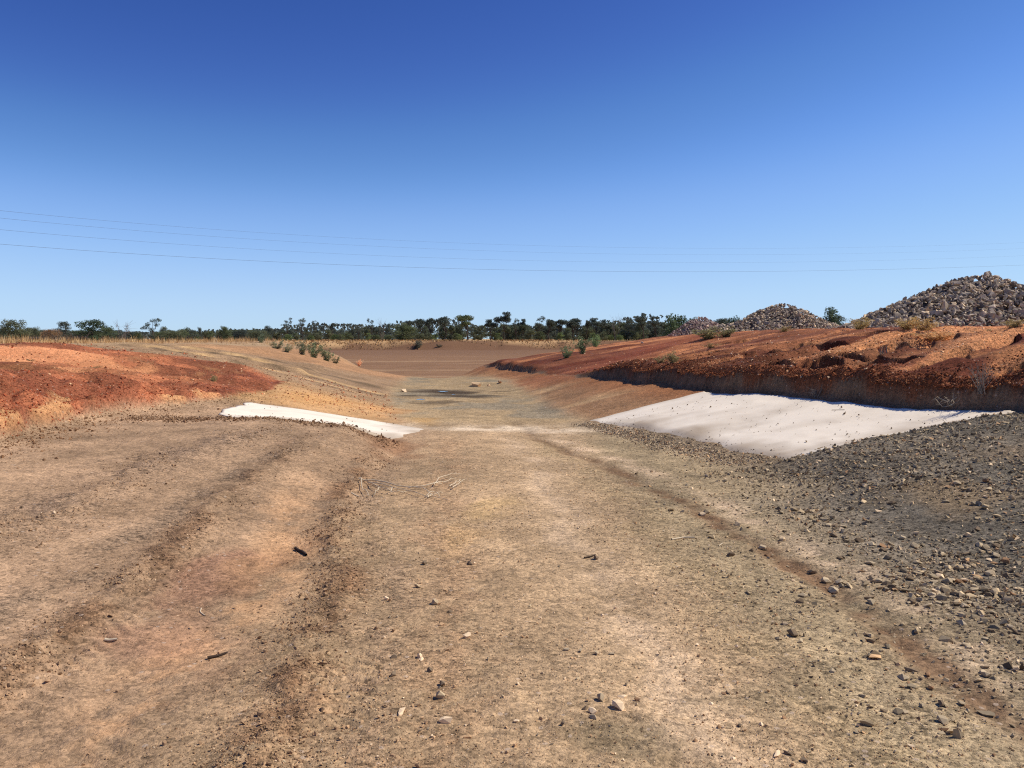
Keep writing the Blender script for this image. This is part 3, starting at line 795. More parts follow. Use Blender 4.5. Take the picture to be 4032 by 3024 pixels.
HAND = [  # px, py, width in photo pixels, colour, squash, label
    (1836, 2512, 34, PALE, (1, .9, 1.7), 'upright pale stone casting a black shadow on the mid road'),
    (1757, 2860, 60, PALE, (1, .8, 1.0), 'flat topped wedge stone, largest pale one at the bottom of the road'),
    (1845, 2914, 42, TAN, (1, .7, .7), 'brown ridged stone just right of the flat topped wedge stone'),
    (1581, 2818, 62, PALE, (1, .6, .55), 'long low slab stone left of the flat topped wedge stone'),
    (1730, 2756, 42, OLIVE, (1, .8, 1.0), 'pointed grey stone above the flat topped wedge stone'),
    (1739, 2700, 36, DARK, (1, .7, .9), 'dark stone above the pointed grey stone'),
    (1693, 2650, 30, DARK, (1, .8, .8), 'dark square stone beside the pair of broken pale stones'),
    (1652, 2590, 30, PALE, (1, .8, 1.1), 'upper of two touching broken pale stones'),
    (1658, 2604, 30, PALE, (1, .8, .8), 'lower of two touching broken pale stones'),
    (1554, 2590, 34, DARK, (1, .7, 1.0), 'dark split stone left of the two touching pale stones'),
    (1548, 2670, 42, DARK, (1, .7, .8), 'blackish stone in grey grit below the dark split stone'),
    (1709, 2384, 40, OLIVE, (1, .8, 1.1), 'grey angular stone above the grit patch on the brown strip'),
    (1520, 2362, 24, PALE, (1, .8, 1.1), 'small pale tooth shaped stone on the brown strip'),
    (1642, 2317, 32, OLIVE, (1, .7, 1.1), 'blunt olive stone beside a yellow dirt scuff'),
    (1772, 2418, 27, DARK, (1, .8, .8), 'dark stone alone on tan earth behind the upright pale stone'),
    (1740, 2464, 28, TAN, (1, .8, .8), 'tan stone left of the upright pale stone'),
    (2228, 2566, 28, GREY, (1, .8, 1.1), 'first stone of the short row of four grey stones'),
    (2286, 2576, 28, GREY, (1, .8, 1.0), 'second stone of the short row of four grey stones'),
    (2347, 2588, 34, OLIVE, (1, .8, 1.0), 'third and largest stone of the short row of four grey stones'),
    (2408, 2588, 26, GREY, (1, .7, .8), 'last stone of the short row of four grey stones'),
    (2365, 2772, 36, GREY, (1, .8, 1.2), 'tall grey stone at the back of the greenish stone cluster'),
    (2432, 2800, 56, PALE, (1, .75, .8), 'largest whitish stone in the greenish stone cluster'),
    (2331, 2816, 38, PALE, (1, .8, .8), 'pale stone leaning on its neighbour in the greenish stone cluster'),
    (2334, 2842, 36, GREY, (1, .8, .9), 'front stone of the greenish stone cluster'),
    (2304, 2804, 36, DARK, (1, .7, .8), 'black stone at the side of the greenish stone cluster'),
    (2450, 2756, 42, PALE, (1, .7, .4), 'thin flat flake behind the greenish stone cluster'),
    (2508, 2770, 24, BROWN, (1, .8, 1.0), 'brown stone just outside the greenish stone cluster'),
    (2213, 2878, 26, DARK, (.8, .7, 1.6), 'dark shard standing on end in front of the greenish cluster'),
    (2034, 2862, 24, PALE, (1, .9, .8), 'round pale stone alone on bare tan earth'),
    (2031, 2950, 34, TAN, (1, .8, .9), 'tan block at the bottom edge of the road'),
    (2274, 2690, 30, OLIVE, (1, .7, .7), 'low olive stone between the row of four and the cluster'),
    (2173, 2954, 22, DARK, (1, .8, .8), 'small dark stone right of the tan block'),
    (3059, 2976, 54, PALE, (1, .6, .7), 'pale sharp flake beside a dark hollow at the bottom'),
    (3100, 2980, 46, DARK, (1, .6, .6), 'flat black stone beside the pale sharp flake'),
    (3165, 3008, 40, DARK, (1, .8, .9), 'black lump at the bottom edge right of the pale flake'),
    (3587, 2648, 56, DARK, (1, .6, .6), 'dark grey stone on the brown rut, largest there'),
    (3654, 2664, 28, BROWN, (1, .8, .8), 'brown clod next to the dark grey stone on the rut'),
    (3666, 2714, 34, BROWN, (1, .8, .7), 'brown clod below the dark grey stone on the rut'),
    (3703, 2788, 38, DARK, (1, .8, .8), 'dark clod farthest down the brown rut'),
    (3766, 2700, 30, BROWN, (1, .7, .7), 'brown chip on the pale strip beside the brown rut'),
    (3785, 2466, 40, GREY, (1, .8, .8), 'grey block standing clear on the gravel slope'),
    (3970, 2376, 50, OLIVE, (1, .7, .8), 'long wedge of grey rock by the frame edge'),
    (3891, 2354, 34, DARK, (1, .8, .8), 'dark rock left of the long grey wedge'),
    (3975, 2480, 36, GREY, (1, .8, .9), 'squat grey rock below the long grey wedge'),
    (3961, 2224, 36, BROWN, (.9, .8, 1.4), 'upright brownish slab standing in the coarse gravel'),
    (3302, 2012, 30, DARK, (1, .8, .8), 'dark rock on the middle of the gravel slope'),
    (3302, 2238, 30, OLIVE, (1, .8, .9), 'olive rock lying where the gravel thins out'),
    (3849, 2092, 34, DARK, (1, .7, 1.2), 'pointed dark rock among the coarse grey gravel'),
    (3587, 2948, 30, PALE, (1, .8, .8), 'pale round stone near the bottom right'),
    (2864, 2734, 30, DARK, (1, .7, .6), 'low dark stone on the pale right wheel strip'),
    (2913, 2866, 32, DARK, (1, .7, .8), 'dark stone in a dent below the low dark stone'),
    (2347, 2196, 32, DARK, (.9, .8, 1.4), 'black lump with a stick beside it in the road middle'),
    (1848, 2220, 26, DARK, (1, .6, .7), 'dark flat stone beyond the upright pale stone'),
    (1672, 2222, 26, DARK, (1, .7, .8), 'dark stone beside the yellow scuffed dirt'),
    (216, 2032, 18, PALE, (1, .8, 1.0), 'yellowish stone alone on the left gravel band'),
    (1590, 1546, 26, PALE, (1, .8, 1.0), 'small whitish stone near the dark mud'),
    (3030, 1762, 20, DARK, (1, .8, .8), 'dark stone on the lower part of the broad white sheet'),
    (2918, 1759, 16, DARK, (1, .8, .8), 'small dark stone beside another on the broad white sheet'),
]
for k, (px, py, w, c, sq, lab) in enumerate(HAND):
    x_, y_, _ = pick(px, py)
    stone('stone', BIGME[(k * 5) % 16], x_, y_, w / F * y_ * 1.28, c * random.uniform(.95, 1.15), lab, 'single stones on the road and gravel', sc=sq)
for (px, py, w, c, sq, lab) in ((1872, 1518, 82, alb(220, 185, 140), (1, .7, .85), 'big pale boulder at the far end of the channel'),
                                (1926, 1519, 32, alb(200, 165, 125), (1, .8, .8), 'small boulder right next to the big pale boulder'),
                                (1968, 1510, 46, alb(180, 140, 105), (1, .7, .9), 'brown tilted boulder right of the big pale boulder')):
    x_, y_, _ = pick(px, py)
    stone('boulder', BIGME[int(px) % 16], x_, y_, w / F * y_, c, lab, 'boulders at the end of the channel', sc=sq, cat='boulder')
CUTW = (' casting', ' lying', ' beside', ' on ', ' in ', ' at ', ' above', ' below', ' left of', ' right of', ' next to', ' among', ' alone', ' near', ' just', ' with', ', ', ' standing', ' of ', ' behind', ' farthest', ' by ', ' rising', ' poking', ' sticking', ' between', ' before', ' leaning', ' tucked', ' two ', ' touching', ' joined', ' half', ' out ', ' peeping', ' showing')
def short(lab):
    c = min([lab.find(w) for w in CUTW if lab.find(w) > 0] + [len(lab)])
    return lab[:c]
def anchors(items):
    sh = [short(l) for *_, l in items]
    return [(px, py, q) for (px, py, l), q in zip(items, sh) if sh.count(q) == 1 and 3 <= len(q.split()) <= 5]
STONE_ANCH = anchors([(h[0], h[1], h[5]) for h in HAND]) + [(1185, 2176, 'thick dark stick'), (2690, 2124, 'pale straight stick'), (1560, 1925, 'thin pale dead branch'), (855, 2594, 'thin dark stick'), (1310, 2712, 'whitish fallen leaf'), (792, 2400, 'tiny bent pale twig'), (437, 2523, 'flat whitish sliver of wood')]
def beside(px, py, anch, vert=.55):
    d = [math.hypot(px - a, (py - b) / vert) for a, b, _ in anch]
    a, b, q = anch[int(np.argmin(d))]
    if abs(px - a) > abs(py - b) / vert: w = 'left of' if px < a else 'right of'
    else: w = 'beyond' if py < b else 'in front of'
    return f'{w} the {q}', min(d)
n_ind = 300 - len(HAND)
ind = order[:n_ind]
tone_names = ('pale', 'tan', 'grey', 'dark', 'brown', 'olive')
PALETTE = np.stack([PALE, TAN, GREY, DARK, BROWN, OLIVE])
for k, i in enumerate(ind):
    tn = tone_names[int(np.argmin(np.abs(PALETTE - CO[i]).sum(1)))]
    if SRC[i] == 2: where = 'gravel chip spilled along the low edge of the broad white sheet'
    elif SRC[i] == 1: where = 'crushed rock lying in the coarse gravel on the right' if Yy[i] < 6.5 else 'crushed rock on the upper gravel slope'
    elif X[i] < -1.9: where = 'pebble on the smooth brown ground of the left road side'
    elif X[i] < -.3: where = 'pebble on the rough brown strip left of the road middle'
    elif X[i] < 1.2: where = 'pebble on the bare tan middle of the road'
    else: where = 'pebble on the stony strip beside the brown rut'
    ppx = CX + X[i] / Yy[i] * F; ppy = HOR + (CAMZ - ZZ[i]) / Yy[i] * F
    bs, dist = beside(ppx, ppy, STONE_ANCH)
    form = ('flat ', 'low ', '', 'chunky ', 'blocky ')[k % 16 % 5]
    sw = 'large' if SZ[i] > .06 else 'broad' if SZ[i] > .042 else 'middling' if SZ[i] > .03 else 'small'
    lab = f"{sw} {form}{tn} {'gravel rock' if SRC[i] else 'pebble'} {'close' if dist < 120 else 'well' if dist < 300 else 'far'} {bs}"
    stone('stone', BIGME[k % 16], X[i], Yy[i], SZ[i] * 1.05, CO[i] * 1.1, lab, 'loose stones on the road' if SRC[i] == 0 else 'crushed rocks of the gravel slope', sc=(1, .92, .72), tilt=.22)
rest = order[n_ind:]
m_ = np.ones(len(X), bool); m_[ind] = False
ix = np.where(m_)[0]
pos = np.stack([X, Yy, ZZ + SZ * np.where(SRC == 0, .17, .07)], 1)
a_ = ix[SRC[ix] == 0]; b_ = ix[SRC[ix] > 0]
obj('gravel', scatter_mesh('gravel', pos[a_], SZ[a_], CO[a_], M_STONES, MID, .45, 3), None, 'small brown and tan pebbles strewn over the dirt road', 'gravel', kind='stuff')
obj('gravel', scatter_mesh('gravel', pos[b_], SZ[b_], CO[b_], M_STONES, SMALL, .5, 4), None, 'dark grey crushed gravel spread over the slope on the right', 'gravel', kind='stuff')

r = np.random.default_rng(29)
xt, yt = wsample(108000, 2.3, 13, r)
kt = (xt > step_x(yt)) & (xt < cut_x(yt) - .1) & (cloth_zone(xt, yt) < .2) & (r.random(len(xt)) < .25 + .75 * np.clip(road_density(xt, yt) + .3 * fbm(xt, yt, .45, 2, 117), 0, 1))
xt, yt = xt[kt], yt[kt]
st_ = .0042 * (1 - r.random(len(xt)) * .98) ** -.32 * np.clip(.5 + yt * .17, .9, 2.4)
ct, _g = ground_colour(xt, yt, 0 * xt, np.full(len(xt), .02))
ct = ct * r.uniform(.55, 1.4, (len(xt), 1))
TINY = [hull(5, 240 + k, 1, .6 + .08 * (k % 5), .5 + .1 * (k % 4)) for k in range(12)]
obj('soil_crumbs', scatter_mesh('soil_crumbs', np.stack([xt, yt, gh(xt, yt) + st_ * .12], 1), st_, ct, M_STONES, TINY, .5, 12), None,
    'tiny crumbs of tan soil covering the dirt road', 'soil', kind='stuff')

r = np.random.default_rng(31)
px_, py_, ps_, pc_ = [], [], [], []
for k, nn, sp, tint in ((1, 5200, .11, 1.0), (2, 4200, .11, 1.0), (3, 5200, .22, 1.12), (1, 2600, .30, 1.2)):
    q = np.array(RUT[k][0])
    yy = 1 / (1 / 2.5 + r.random(nn) * (1 / min(q[-1, 0], 12.0) - 1 / 2.5))
    xx = np.interp(yy, q[:, 0], q[:, 1]) + .08 * fbm(0 * yy, yy, .8, 3, 21) + r.normal(0, sp, nn)
    kq = r.random(nn) < np.clip(.55 + .9 * fbm(xx, yy, .45, 2, 119), .08, 1)
    px_.append(xx[kq]); py_.append(yy[kq])
    ps_.append(np.minimum(.0085 * (1 - r.random(kq.sum()) * .99) ** -.36 * np.clip(.6 + yy[kq] * .12, .9, 1.9), .04))
    pc_.append(alb(150, 121, 91) * tint * r.uniform(.72, 1.25, (kq.sum(), 1)))
px_, py_, ps_, pc_ = np.concatenate(px_), np.concatenate(py_), np.concatenate(ps_), np.vstack(pc_)
obj('dirt_clods', scatter_mesh('dirt_clods', np.stack([px_, py_, gh(px_, py_) + ps_ * .18], 1), ps_, pc_, M_STONES, MID, .6, 14), None,
    'brown clods thrown up in rough strips along the wheel ruts', 'clods', kind='stuff')
nb = 9000
y = 1 / (1 / 9.5 + r.random(nb) * (1 / 26. - 1 / 9.5)); x = cut_x(y) + .2 + r.random(nb) ** 1.4 * 3.4
kk = r.random(nb) < np.clip(.25 + .9 * fbm(x * .5, y, 1.0, 3, 121) + .5 * sstep(13, 15, y), 0, 1)
x, y = x[kk], y[kk]
s_ = np.minimum(.022 * (1 - r.random(len(x)) * .985) ** -.36, .11)
c_ = np.stack([alb(112, 66, 42), alb(140, 84, 52), alb(92, 54, 36)])[r.choice(3, len(x))] * r.uniform(.8, 1.25, (len(x), 1))
obj('dirt_clods', scatter_mesh('dirt_clods', np.stack([x, y, gh(x, y) + s_ * .15], 1), s_, c_, M_STONES, MID, .6, 15), None,
    'dark brown clods over the lower part of the right bank', 'clods', kind='stuff')

# pale grit washed out on the right bank, clods along the cut edges
r = np.random.default_rng(23)
nb = 34000
y = 1 / (1 / 9.0 + r.random(nb) * (1 / 34. - 1 / 9.0)); x = r.uniform(0, 1, nb) * 16
st = fbm((x * .9 + y * .43) * .15, -x * .43 + y * .9, .8, 4, 87)
kk = (x > cut_x(y) + .1) & (x < 12) & (r.random(nb) < np.clip(.45 + .8 * st + .5 * sstep(12.8, 11.5, y), .05, 1) * (.35 + .65 * sstep(20, 14, y)))
x, y = x[kk], y[kk]
s_ = .024 * (1 - r.random(len(x)) * .97) ** -.32 * np.clip(y / 12, .8, 1.6)
c_ = np.stack([alb(236, 184, 132), alb(206, 136, 86), alb(130, 72, 46), alb(240, 206, 166)])[r.choice(4, len(x), p=[.36, .30, .20, .14])] * r.uniform(.75, 1.2, (len(x), 1))
obj('bank_gravel', scatter_mesh('bank_gravel', np.stack([x, y, gh(x, y) + s_ * .1], 1), s_, c_, M_STONES, SMALL, .4, 5), None,
    'pale orange grit washed out over the rilled right bank', 'gravel', kind='stuff')
nb = 5200
y = 1 / (1 / 8.5 + r.random(nb) * (1 / 23.5 - 1 / 8.5)); x = cut_x(y) + .10 + np.abs(r.normal(0, .30, nb)) * (.6 + .6 * (vnoise(y * .8, y * 0, 19) > 0))
s_ = np.minimum(.022 * (1 - r.random(nb) * .985) ** -.36, .10)
c_ = np.stack([alb(128, 74, 46), alb(150, 90, 56), alb(104, 60, 40), alb(190, 130, 84)])[r.choice(4, nb, p=[.4, .25, .25, .1])] * r.uniform(.8, 1.2, (nb, 1))
obj('dirt_clods', scatter_mesh('dirt_clods', np.stack([x, y, gh(x, y) + s_ * .15], 1), s_, c_, M_STONES, MID, .6, 6), None,
    'crumbling brown clods along the top edge of the dark cut', 'clods', kind='stuff')
nb = 6000
y = 1 / (1 / 8.0 + r.random(nb) * (1 / 16. - 1 / 8.0)); x = step_x(y) + r.normal(-.25, .45, nb)
s_ = np.minimum(.016 * (1 - r.random(nb) * .985) ** -.36, .09)
on_pad = x > step_x(y)
c_ = np.where(on_pad[:, None], alb(136, 102, 72), alb(158, 84, 54)) * r.uniform(.65, 1.3, (nb, 1))
# muddy lip of the left pad
yl = 12.1 + .25 * fbm(np.linspace(-5.6, -1.7, 2600), np.zeros(2600), 1.1, 3, 31) + r.normal(-.25, .22, 2600)
xl_ = np.linspace(-5.6, -1.7, 2600) + r.normal(0, .05, 2600)
x = np.concatenate([x, xl_]); y = np.concatenate([y, yl]); s_ = np.concatenate([s_, np.minimum(.018 * (1 - r.random(2600) * .985) ** -.38, .11)])
c_ = np.vstack([c_, alb(132, 102, 74) * r.uniform(.7, 1.25, (2600, 1))])
obj('dirt_clods', scatter_mesh('dirt_clods', np.stack([x, y, gh(x, y) + s_ * .12], 1), s_, c_, M_STONES, MID, .6, 8), None,
    'brown and red crumbs along the foot of the left bank and muddy lip', 'clods', kind='stuff')
nb = 16000
y = 1 / (1 / 8.5 + r.random(nb) * (1 / 40. - 1 / 10.)); x = -r.uniform(2, 15, nb)
kk = (x < np.where(y < 16, step_x(y), ev(LCx, y)))
x, y = x[kk], y[kk]
s_ = .019 * (1 - r.random(len(x)) * .985) ** -.34 * np.clip(y / 12, .8, 2)
c_ = np.stack([alb(190, 112, 74), alb(128, 68, 44), alb(214, 170, 126), alb(150, 112, 78)])[r.choice(4, len(x), p=[.3, .35, .15, .2])] * r.uniform(.8, 1.2, (len(x), 1))
obj('bank_gravel', scatter_mesh('bank_gravel', np.stack([x, y, gh(x, y) + s_ * .1], 1), s_, c_, M_STONES, SMALL, .4, 9), None,
    'red and pale grit strewn over the left bank', 'gravel', kind='stuff')

r = np.random.default_rng(37)
nb = 420
y = r.uniform(10.1, 15.2, nb); x = np.interp(y, [10.3, 14.6, 15.6], [3.2, 1.8, 1.4]) + r.random(nb) ** 2.0 * 2.6
kk = x < cut_x(y) - .3
x2 = r.uniform(-4.8, -1.9, 60); y2 = r.uniform(12.6, 15, 60)
x, y = np.concatenate([x[kk], x2]), np.concatenate([y[kk], y2])
s_ = np.minimum(.014 * (1 - r.random(len(x)) * .97) ** -.4, .06)
obj('dirt_clods', scatter_mesh('dirt_clods', np.stack([x, y, gh(x, y) + .02 + s_ * .2], 1), s_, alb(120, 100, 78) * r.uniform(.7, 1.2, (len(x), 1)), M_STONES, MID, .5, 16), None,
    'sparse crumbs of earth scattered over the white sheets', 'clods', kind='stuff')

# ------------------------------------------------------------------ rock piles
ROCKME = []
for k, (v, f) in enumerate([hull(11, 500 + k, 1, .6 + .08 * (k % 5), .30 + .09 * (k % 5)) for k in range(18)]):
    ROCKME.append((mesh_from('stone', v, f, M_ROCK), v, f))
def rock_pile(cx, cy, rx, ry, hgt, n, smin, smax, label, seed, peaks=(), pal=None):
    r = np.random.default_rng(seed)
    zb = gh1(cx, cy)
    root = bpy.data.objects.new('rock_pile', None); COL.objects.link(root)
    root.location = (cx, cy, zb); root['label'] = label; root['category'] = 'rock pile'; root['group'] = 'rock piles on the right bank'
    def prof(x, y):
        th = np.arctan2(y, x)
        d = np.sqrt((x / rx) ** 2 + (y / ry) ** 2) * (1 + .10 * np.sin(3 * th + seed) + .06 * np.sin(7 * th))
        z = hgt * np.clip(1.04 - d, 0, 1) ** .95
        z = np.minimum(z, hgt * .84 + .12 * z)
        for (qx, qy, qr, qh) in peaks:
            dd = np.sqrt((x - qx) ** 2 + (y - qy) ** 2) / qr
            z = np.maximum(z, qh * np.clip(1 - dd, 0, 1))
        return z * (1 + .08 * vnoise(x * 1.3, y * 1.3, seed))
    g = np.linspace(-1.25, 1.25, 44)
    A, B = np.meshgrid(g * rx, g * ry)
    cz = prof(A.ravel(), B.ravel()) - .11
    cz += gh(cx + A.ravel(), cy + B.ravel()) - zb - .12
    I = np.arange(44 * 44).reshape(44, 44)
    q = np.stack([I[:-1, :-1], I[:-1, 1:], I[1:, 1:], I[1:, :-1]], -1).reshape(-1, 4)
    pal = pal if pal is not None else np.stack([alb(178, 160, 138), alb(152, 138, 120), alb(122, 110, 98), alb(218, 192, 154), alb(172, 150, 124)])
    core = obj('rubble_core', mesh_from('rubble_core', np.stack([A.ravel(), B.ravel(), cz], 1), q, M_ROCKS, np.tile(pal[2] * .8, (44 * 44, 1)), True), root)
    # rocks over the surface (more of them on the side that shows)
    k = 0; P_, S_, C_ = [], [], []
    while k < n:
        x = r.uniform(-1.15, 1.15) * rx; y = r.uniform(-1.15, .75) * ry
        z = float(prof(np.array([x]), np.array([y]))[0])
        if z < .02 and r.random() > .05: continue
        s = smin * (1 - r.random() * .985) ** -.34
        if s > smax: s = r.uniform(smin, smax)
        P_.append((x, y, z + gh1(cx + x, cy + y) - zb - s * .12)); S_.append(s); C_.append(pal[r.choice(len(pal), p=[.3, .28, .17, .12, .13])] * r.uniform(.8, 1.2)); k += 1
    P_, S_, C_ = np.array(P_), np.array(S_), np.array(C_)
    od = np.argsort(-S_)
    for j in od[:300]:
        me = ROCKME[int(r.integers(0, 18))][0]
        o = bpy.data.objects.new('stone', me); COL.objects.link(o); o.parent = root
        o.location = P_[j]; s = S_[j]; o.scale = (s, s, s)
        o.rotation_euler = (r.normal(0, .7), r.normal(0, .7), r.uniform(0, 6.28))
        o.color = (*C_[j], 1)
    if n > 300:
        e_ = od[300:]
        o = obj('rubble', scatter_mesh('rubble', P_[e_], S_[e_], C_[e_], M_ROCKS, [(v, f) for _, v, f in ROCKME], .7, seed), root, kind='stuff')
    return root
def base_at(px, Y): return (px - CX) / F * Y
rock_pile(base_at(3900, 35), 36.5, 6.0, 5.0, 2.36, 4600, .18, .75, 'largest pile of broken grey rock on the right, cut by the frame edge', 31, peaks=((-5.2, -2.5, 2.2, .45), (-3.6, -2.0, 2.6, .8)))
rock_pile(base_at(3080, 45), 45.5, 3.4, 2.8, 1.64, 2400, .14, .55, 'middle pile of broken grey rock, pointed top beside the round tree', 32, peaks=((-3.3, -.3, 1.6, .5),))
rock_pile(base_at(2770, 49), 49.5, 1.85, 1.7, 1.16, 1100, .10, .36, 'smallest, farthest rock pile with pinkish rubble', 33,
          pal=np.stack([alb(174, 148, 134), alb(156, 134, 122), alb(136, 120, 112), alb(200, 174, 152), alb(152, 130, 118)]))
for k, (px, py, w, lab) in enumerate(((3305, 1296, 34, 'pale loose rock rolled out left of the largest rock pile'), (3372, 1270, 40, 'tilted pale rock at the left toe of the largest rock pile'),
                            (2470, 1338, 22, 'white chunk lying on the dark red ramp'), (2530, 1350, 26, 'grey lump lying on the dark red ramp'))):
    x_, y_, _ = pick(px, py)
    stone('rock', ROCKME[k * 3][0], x_, y_, w / F * y_, alb(226, 192, 160), lab, 'loose rocks on the right bank', cat='rock', sc=(1, .8, 1))

# ------------------------------------------------------------------ sticks, twigs, branches
def tube(paths, sides=5):
    """paths: list of (points (n,3), radius start, radius end)"""
    VV, FF, off = [], [], 0
    for pts, ra, rb in paths:
        pts = np.asarray(pts, float); n = len(pts)
        d = np.gradient(pts, axis=0); d /= np.linalg.norm(d, axis=1)[:, None] + 1e-9
        up = np.where(np.abs(d[:, 2:3]) > .9, np.array([[1., 0, 0]]), np.array([[0, 0, 1.]]))
        a = np.cross(d, up); a /= np.linalg.norm(a, axis=1)[:, None] + 1e-9
        b_ = np.cross(a, d)
        th = np.arange(sides) / sides * 2 * np.pi
        rad = np.linspace(ra, rb, n)[:, None, None]
        w = pts[:, None] + rad * (np.cos(th)[None, :, None] * a[:, None] + np.sin(th)[None, :, None] * b_[:, None])
        VV.append(w.reshape(-1, 3))
        for i in range(n - 1):
            for j in range(sides):
                j2 = (j + 1) % sides
                FF.append([off + i * sides + j, off + i * sides + j2, off + (i + 1) * sides + j2, off + (i + 1) * sides + j])
        off += n * sides
    return np.concatenate(VV), np.array(FF)
def ground_path(pix, lift, n=10):
    p = np.array([hit(*q) for q in pix])
    t = np.linspace(0, 1, len(p)); tt = np.linspace(0, 1, n)
    x, y = np.interp(tt, t, p[:, 0]), np.interp(tt, t, p[:, 1])
    return np.stack([x, y, gh(x, y) + lift], 1)
def stick(name, pix, ra, rb, mat, label, cat='stick', group='sticks lying on the road'):
    pts = ground_path(pix, ra * .9)
    V_, F_ = tube([(pts, ra, rb)])
    return obj(name, mesh_from(name, V_, F_, mat, smooth=True), None, label, cat, group)
def c2(pts): return [(1344 + a * .6076, 1700 + b * .6076) for a, b in pts]
br = bpy.data.objects.new('dead_branch', None); COL.objects.link(br)
bx, by, bz = pick(1560, 1925); br.location = (bx, by, bz)
br['label'] = 'thin pale dead branch with forked twigs lying across the road'; br['category'] = 'branch'
def brpart(name, pixl, ra, rb):
    pts = ground_path(c2(pixl), .022, 9); pts[1:-1, 2] += np.random.default_rng(int(pixl[0][0])).uniform(0, .035, 7)
    V_, F_ = tube([(pts - np.array([bx, by, bz]), ra, rb)])
    obj(name, mesh_from(name, V_, F_, M_TWIG, smooth=True), br)
brpart('stem', [(112, 335), (180, 345), (300, 362), (430, 378), (570, 375), (650, 352)], .009, .005)
for pl in ([(125, 338), (135, 385), (180, 430)], [(170, 350), (230, 385), (300, 408), (370, 418), (430, 400)], [(180, 350), (260, 365), (320, 385), (420, 395), (500, 425), (560, 445)],
           [(330, 400), (318, 415)], [(600, 362), (620, 330), (700, 302), (770, 290)], [(610, 352), (680, 335), (745, 318)], [(560, 445), (590, 425), (660, 408)], [(550, 430), (600, 418), (640, 435)],
           [(700, 372), (760, 345), (800, 325)], [(720, 380), (790, 340)], [(250, 380), (215, 428)], [(430, 380), (520, 395), (600, 440), (690, 455)]):
    brpart('twig', pl, .006, .003)
stick('stick', c2([(65, 425), (115, 430)]), .007, .006, M_TWIG, 'short pale stick left of the dead branch')
stick('stick', [(2645, 2128), (2690, 2122), (2735, 2122)], .008, .006, M_TWIG, 'pale straight stick on the strip beside the brown rut')
stick('stick', [(1163, 2162), (1185, 2176), (1206, 2192)], .013, .010, M_DARKTWIG, 'thick dark stick on the smooth tan patch left')
stick('stick', [(818, 2602), (855, 2594), (895, 2582)], .009, .005, M_DARKTWIG, 'thin dark stick low on the left road side')
stick('stick', [(792, 2396), (788, 2408), (808, 2422)], .004, .003, M_TWIG, 'tiny bent pale twig on the left road side')
stick('stick', [(2300, 2192), (2330, 2188), (2345, 2182)], .007, .004, M_DARKTWIG, 'thin stick beside the black lump in the road')
stick('stick', [(2830, 2480 - 330), (2845, 2143)], .005, .003, M_TWIG, 'tiny pale twig right of the straight stick')
stick('stick', [(413, 2521), (462, 2526)], .010, .006, M_TWIG, 'flat whitish sliver of wood on the left road side')
stick('stick', [(3275, 1620), (3325, 1620)], .012, .008, M_DARKTWIG, 'dark stick lying high on the broad white sheet')
# fallen gum leaf
x_, y_, z_ = pick(1310, 2712)
L_ = 28 / F * y_
t_ = np.linspace(0, 1, 7); w_ = np.sin(t_ * np.pi) ** .8 * L_ * .13
ctr = np.stack([(t_ - .5) * L_ * .9, (t_ - .5) * L_ * .8, .012 + .02 * t_ ** 2], 1); nrm_ = np.array([-.66, .75, .0])
LV = np.vstack([ctr + nrm_ * w_[:, None], ctr - nrm_ * w_[:, None] + np.array([0, 0, .004])])
LV = np.vstack([LV, LV - np.array([0, 0, .0015])])
LF = [[i, i + 1, i + 8, i + 7] for i in range(6)] + [[i + 14, i + 21, i + 22, i + 15] for i in range(6)]
obj('leaf', mesh_from('leaf', LV, np.array(LF), simple('dry_leaf', (.72, .62, .46), .1, 60)), None, 'single whitish fallen leaf curled on the brown strip', 'leaf', loc=(x_, y_, z_))

def dead_brush(px, py, w, hgt, n, label, seed, mat=None, name='dead_shrub', cat='dead shrub', group='dead brush', flat=1.0):
    r = np.random.default_rng(seed)
    x_, y_, z_ = pick(px, py)
    W = w / F * y_; H = hgt / F * y_
    root = bpy.data.objects.new(name, None); COL.objects.link(root); root.location = (x_, y_, z_)
    root['label'] = label; root['category'] = cat; root['group'] = group
    stems, tw = [], []
    for k in range(n):
        a = r.uniform(0, 6.28); o = np.array([math.cos(a), math.sin(a) * .7]) * W * .5 * r.uniform(.25, 1)
        top = np.array([o[0], o[1], H * r.uniform(.5, 1) * flat])
        base = np.array([r.normal(0, W * .08), r.normal(0, W * .08), -.02])
        mid = base * .45 + top * .55 + r.normal(0, W * .08, 3)
        stems.append((np.array([base, mid, top]), .006 * y_ / 12, .002 * y_ / 12))
        for q in range(3):
            s_ = mid + (top - mid) * r.uniform(0, .9); e_ = s_ + r.normal(0, 1, 3) * np.array([.25, .25, .3]) * W * .6
            e_[2] = max(e_[2], .0)
            tw.append((np.array([s_, e_]), .003 * y_ / 12, .0012 * y_ / 12))
    V_, F_ = tube(stems, 4); obj('stem', mesh_from('stem', V_, F_, mat or M_PALEBARK), root)
    V_, F_ = tube(tw, 3); obj('twig', mesh_from('twig', V_, F_, mat or M_PALEBARK), root)
    return root
dead_brush(3860, 1600, 110, 130, 16, 'tangle of bare brown twigs leaning against the dark cut', 3, name='dead_bush')
dead_brush(3210, 1568, 70, 40, 8, 'small bare tuft of twigs at the foot of the cut above the sheet', 4)
dead_brush(3740, 1612, 130, 32, 12, 'flat pale heap of dry twigs at the top edge of the sheet', 5, M_TWIG)
dead_brush(3470, 1380, 60, 70, 8, 'wispy dry stems growing by the largest eroded hollow', 6)

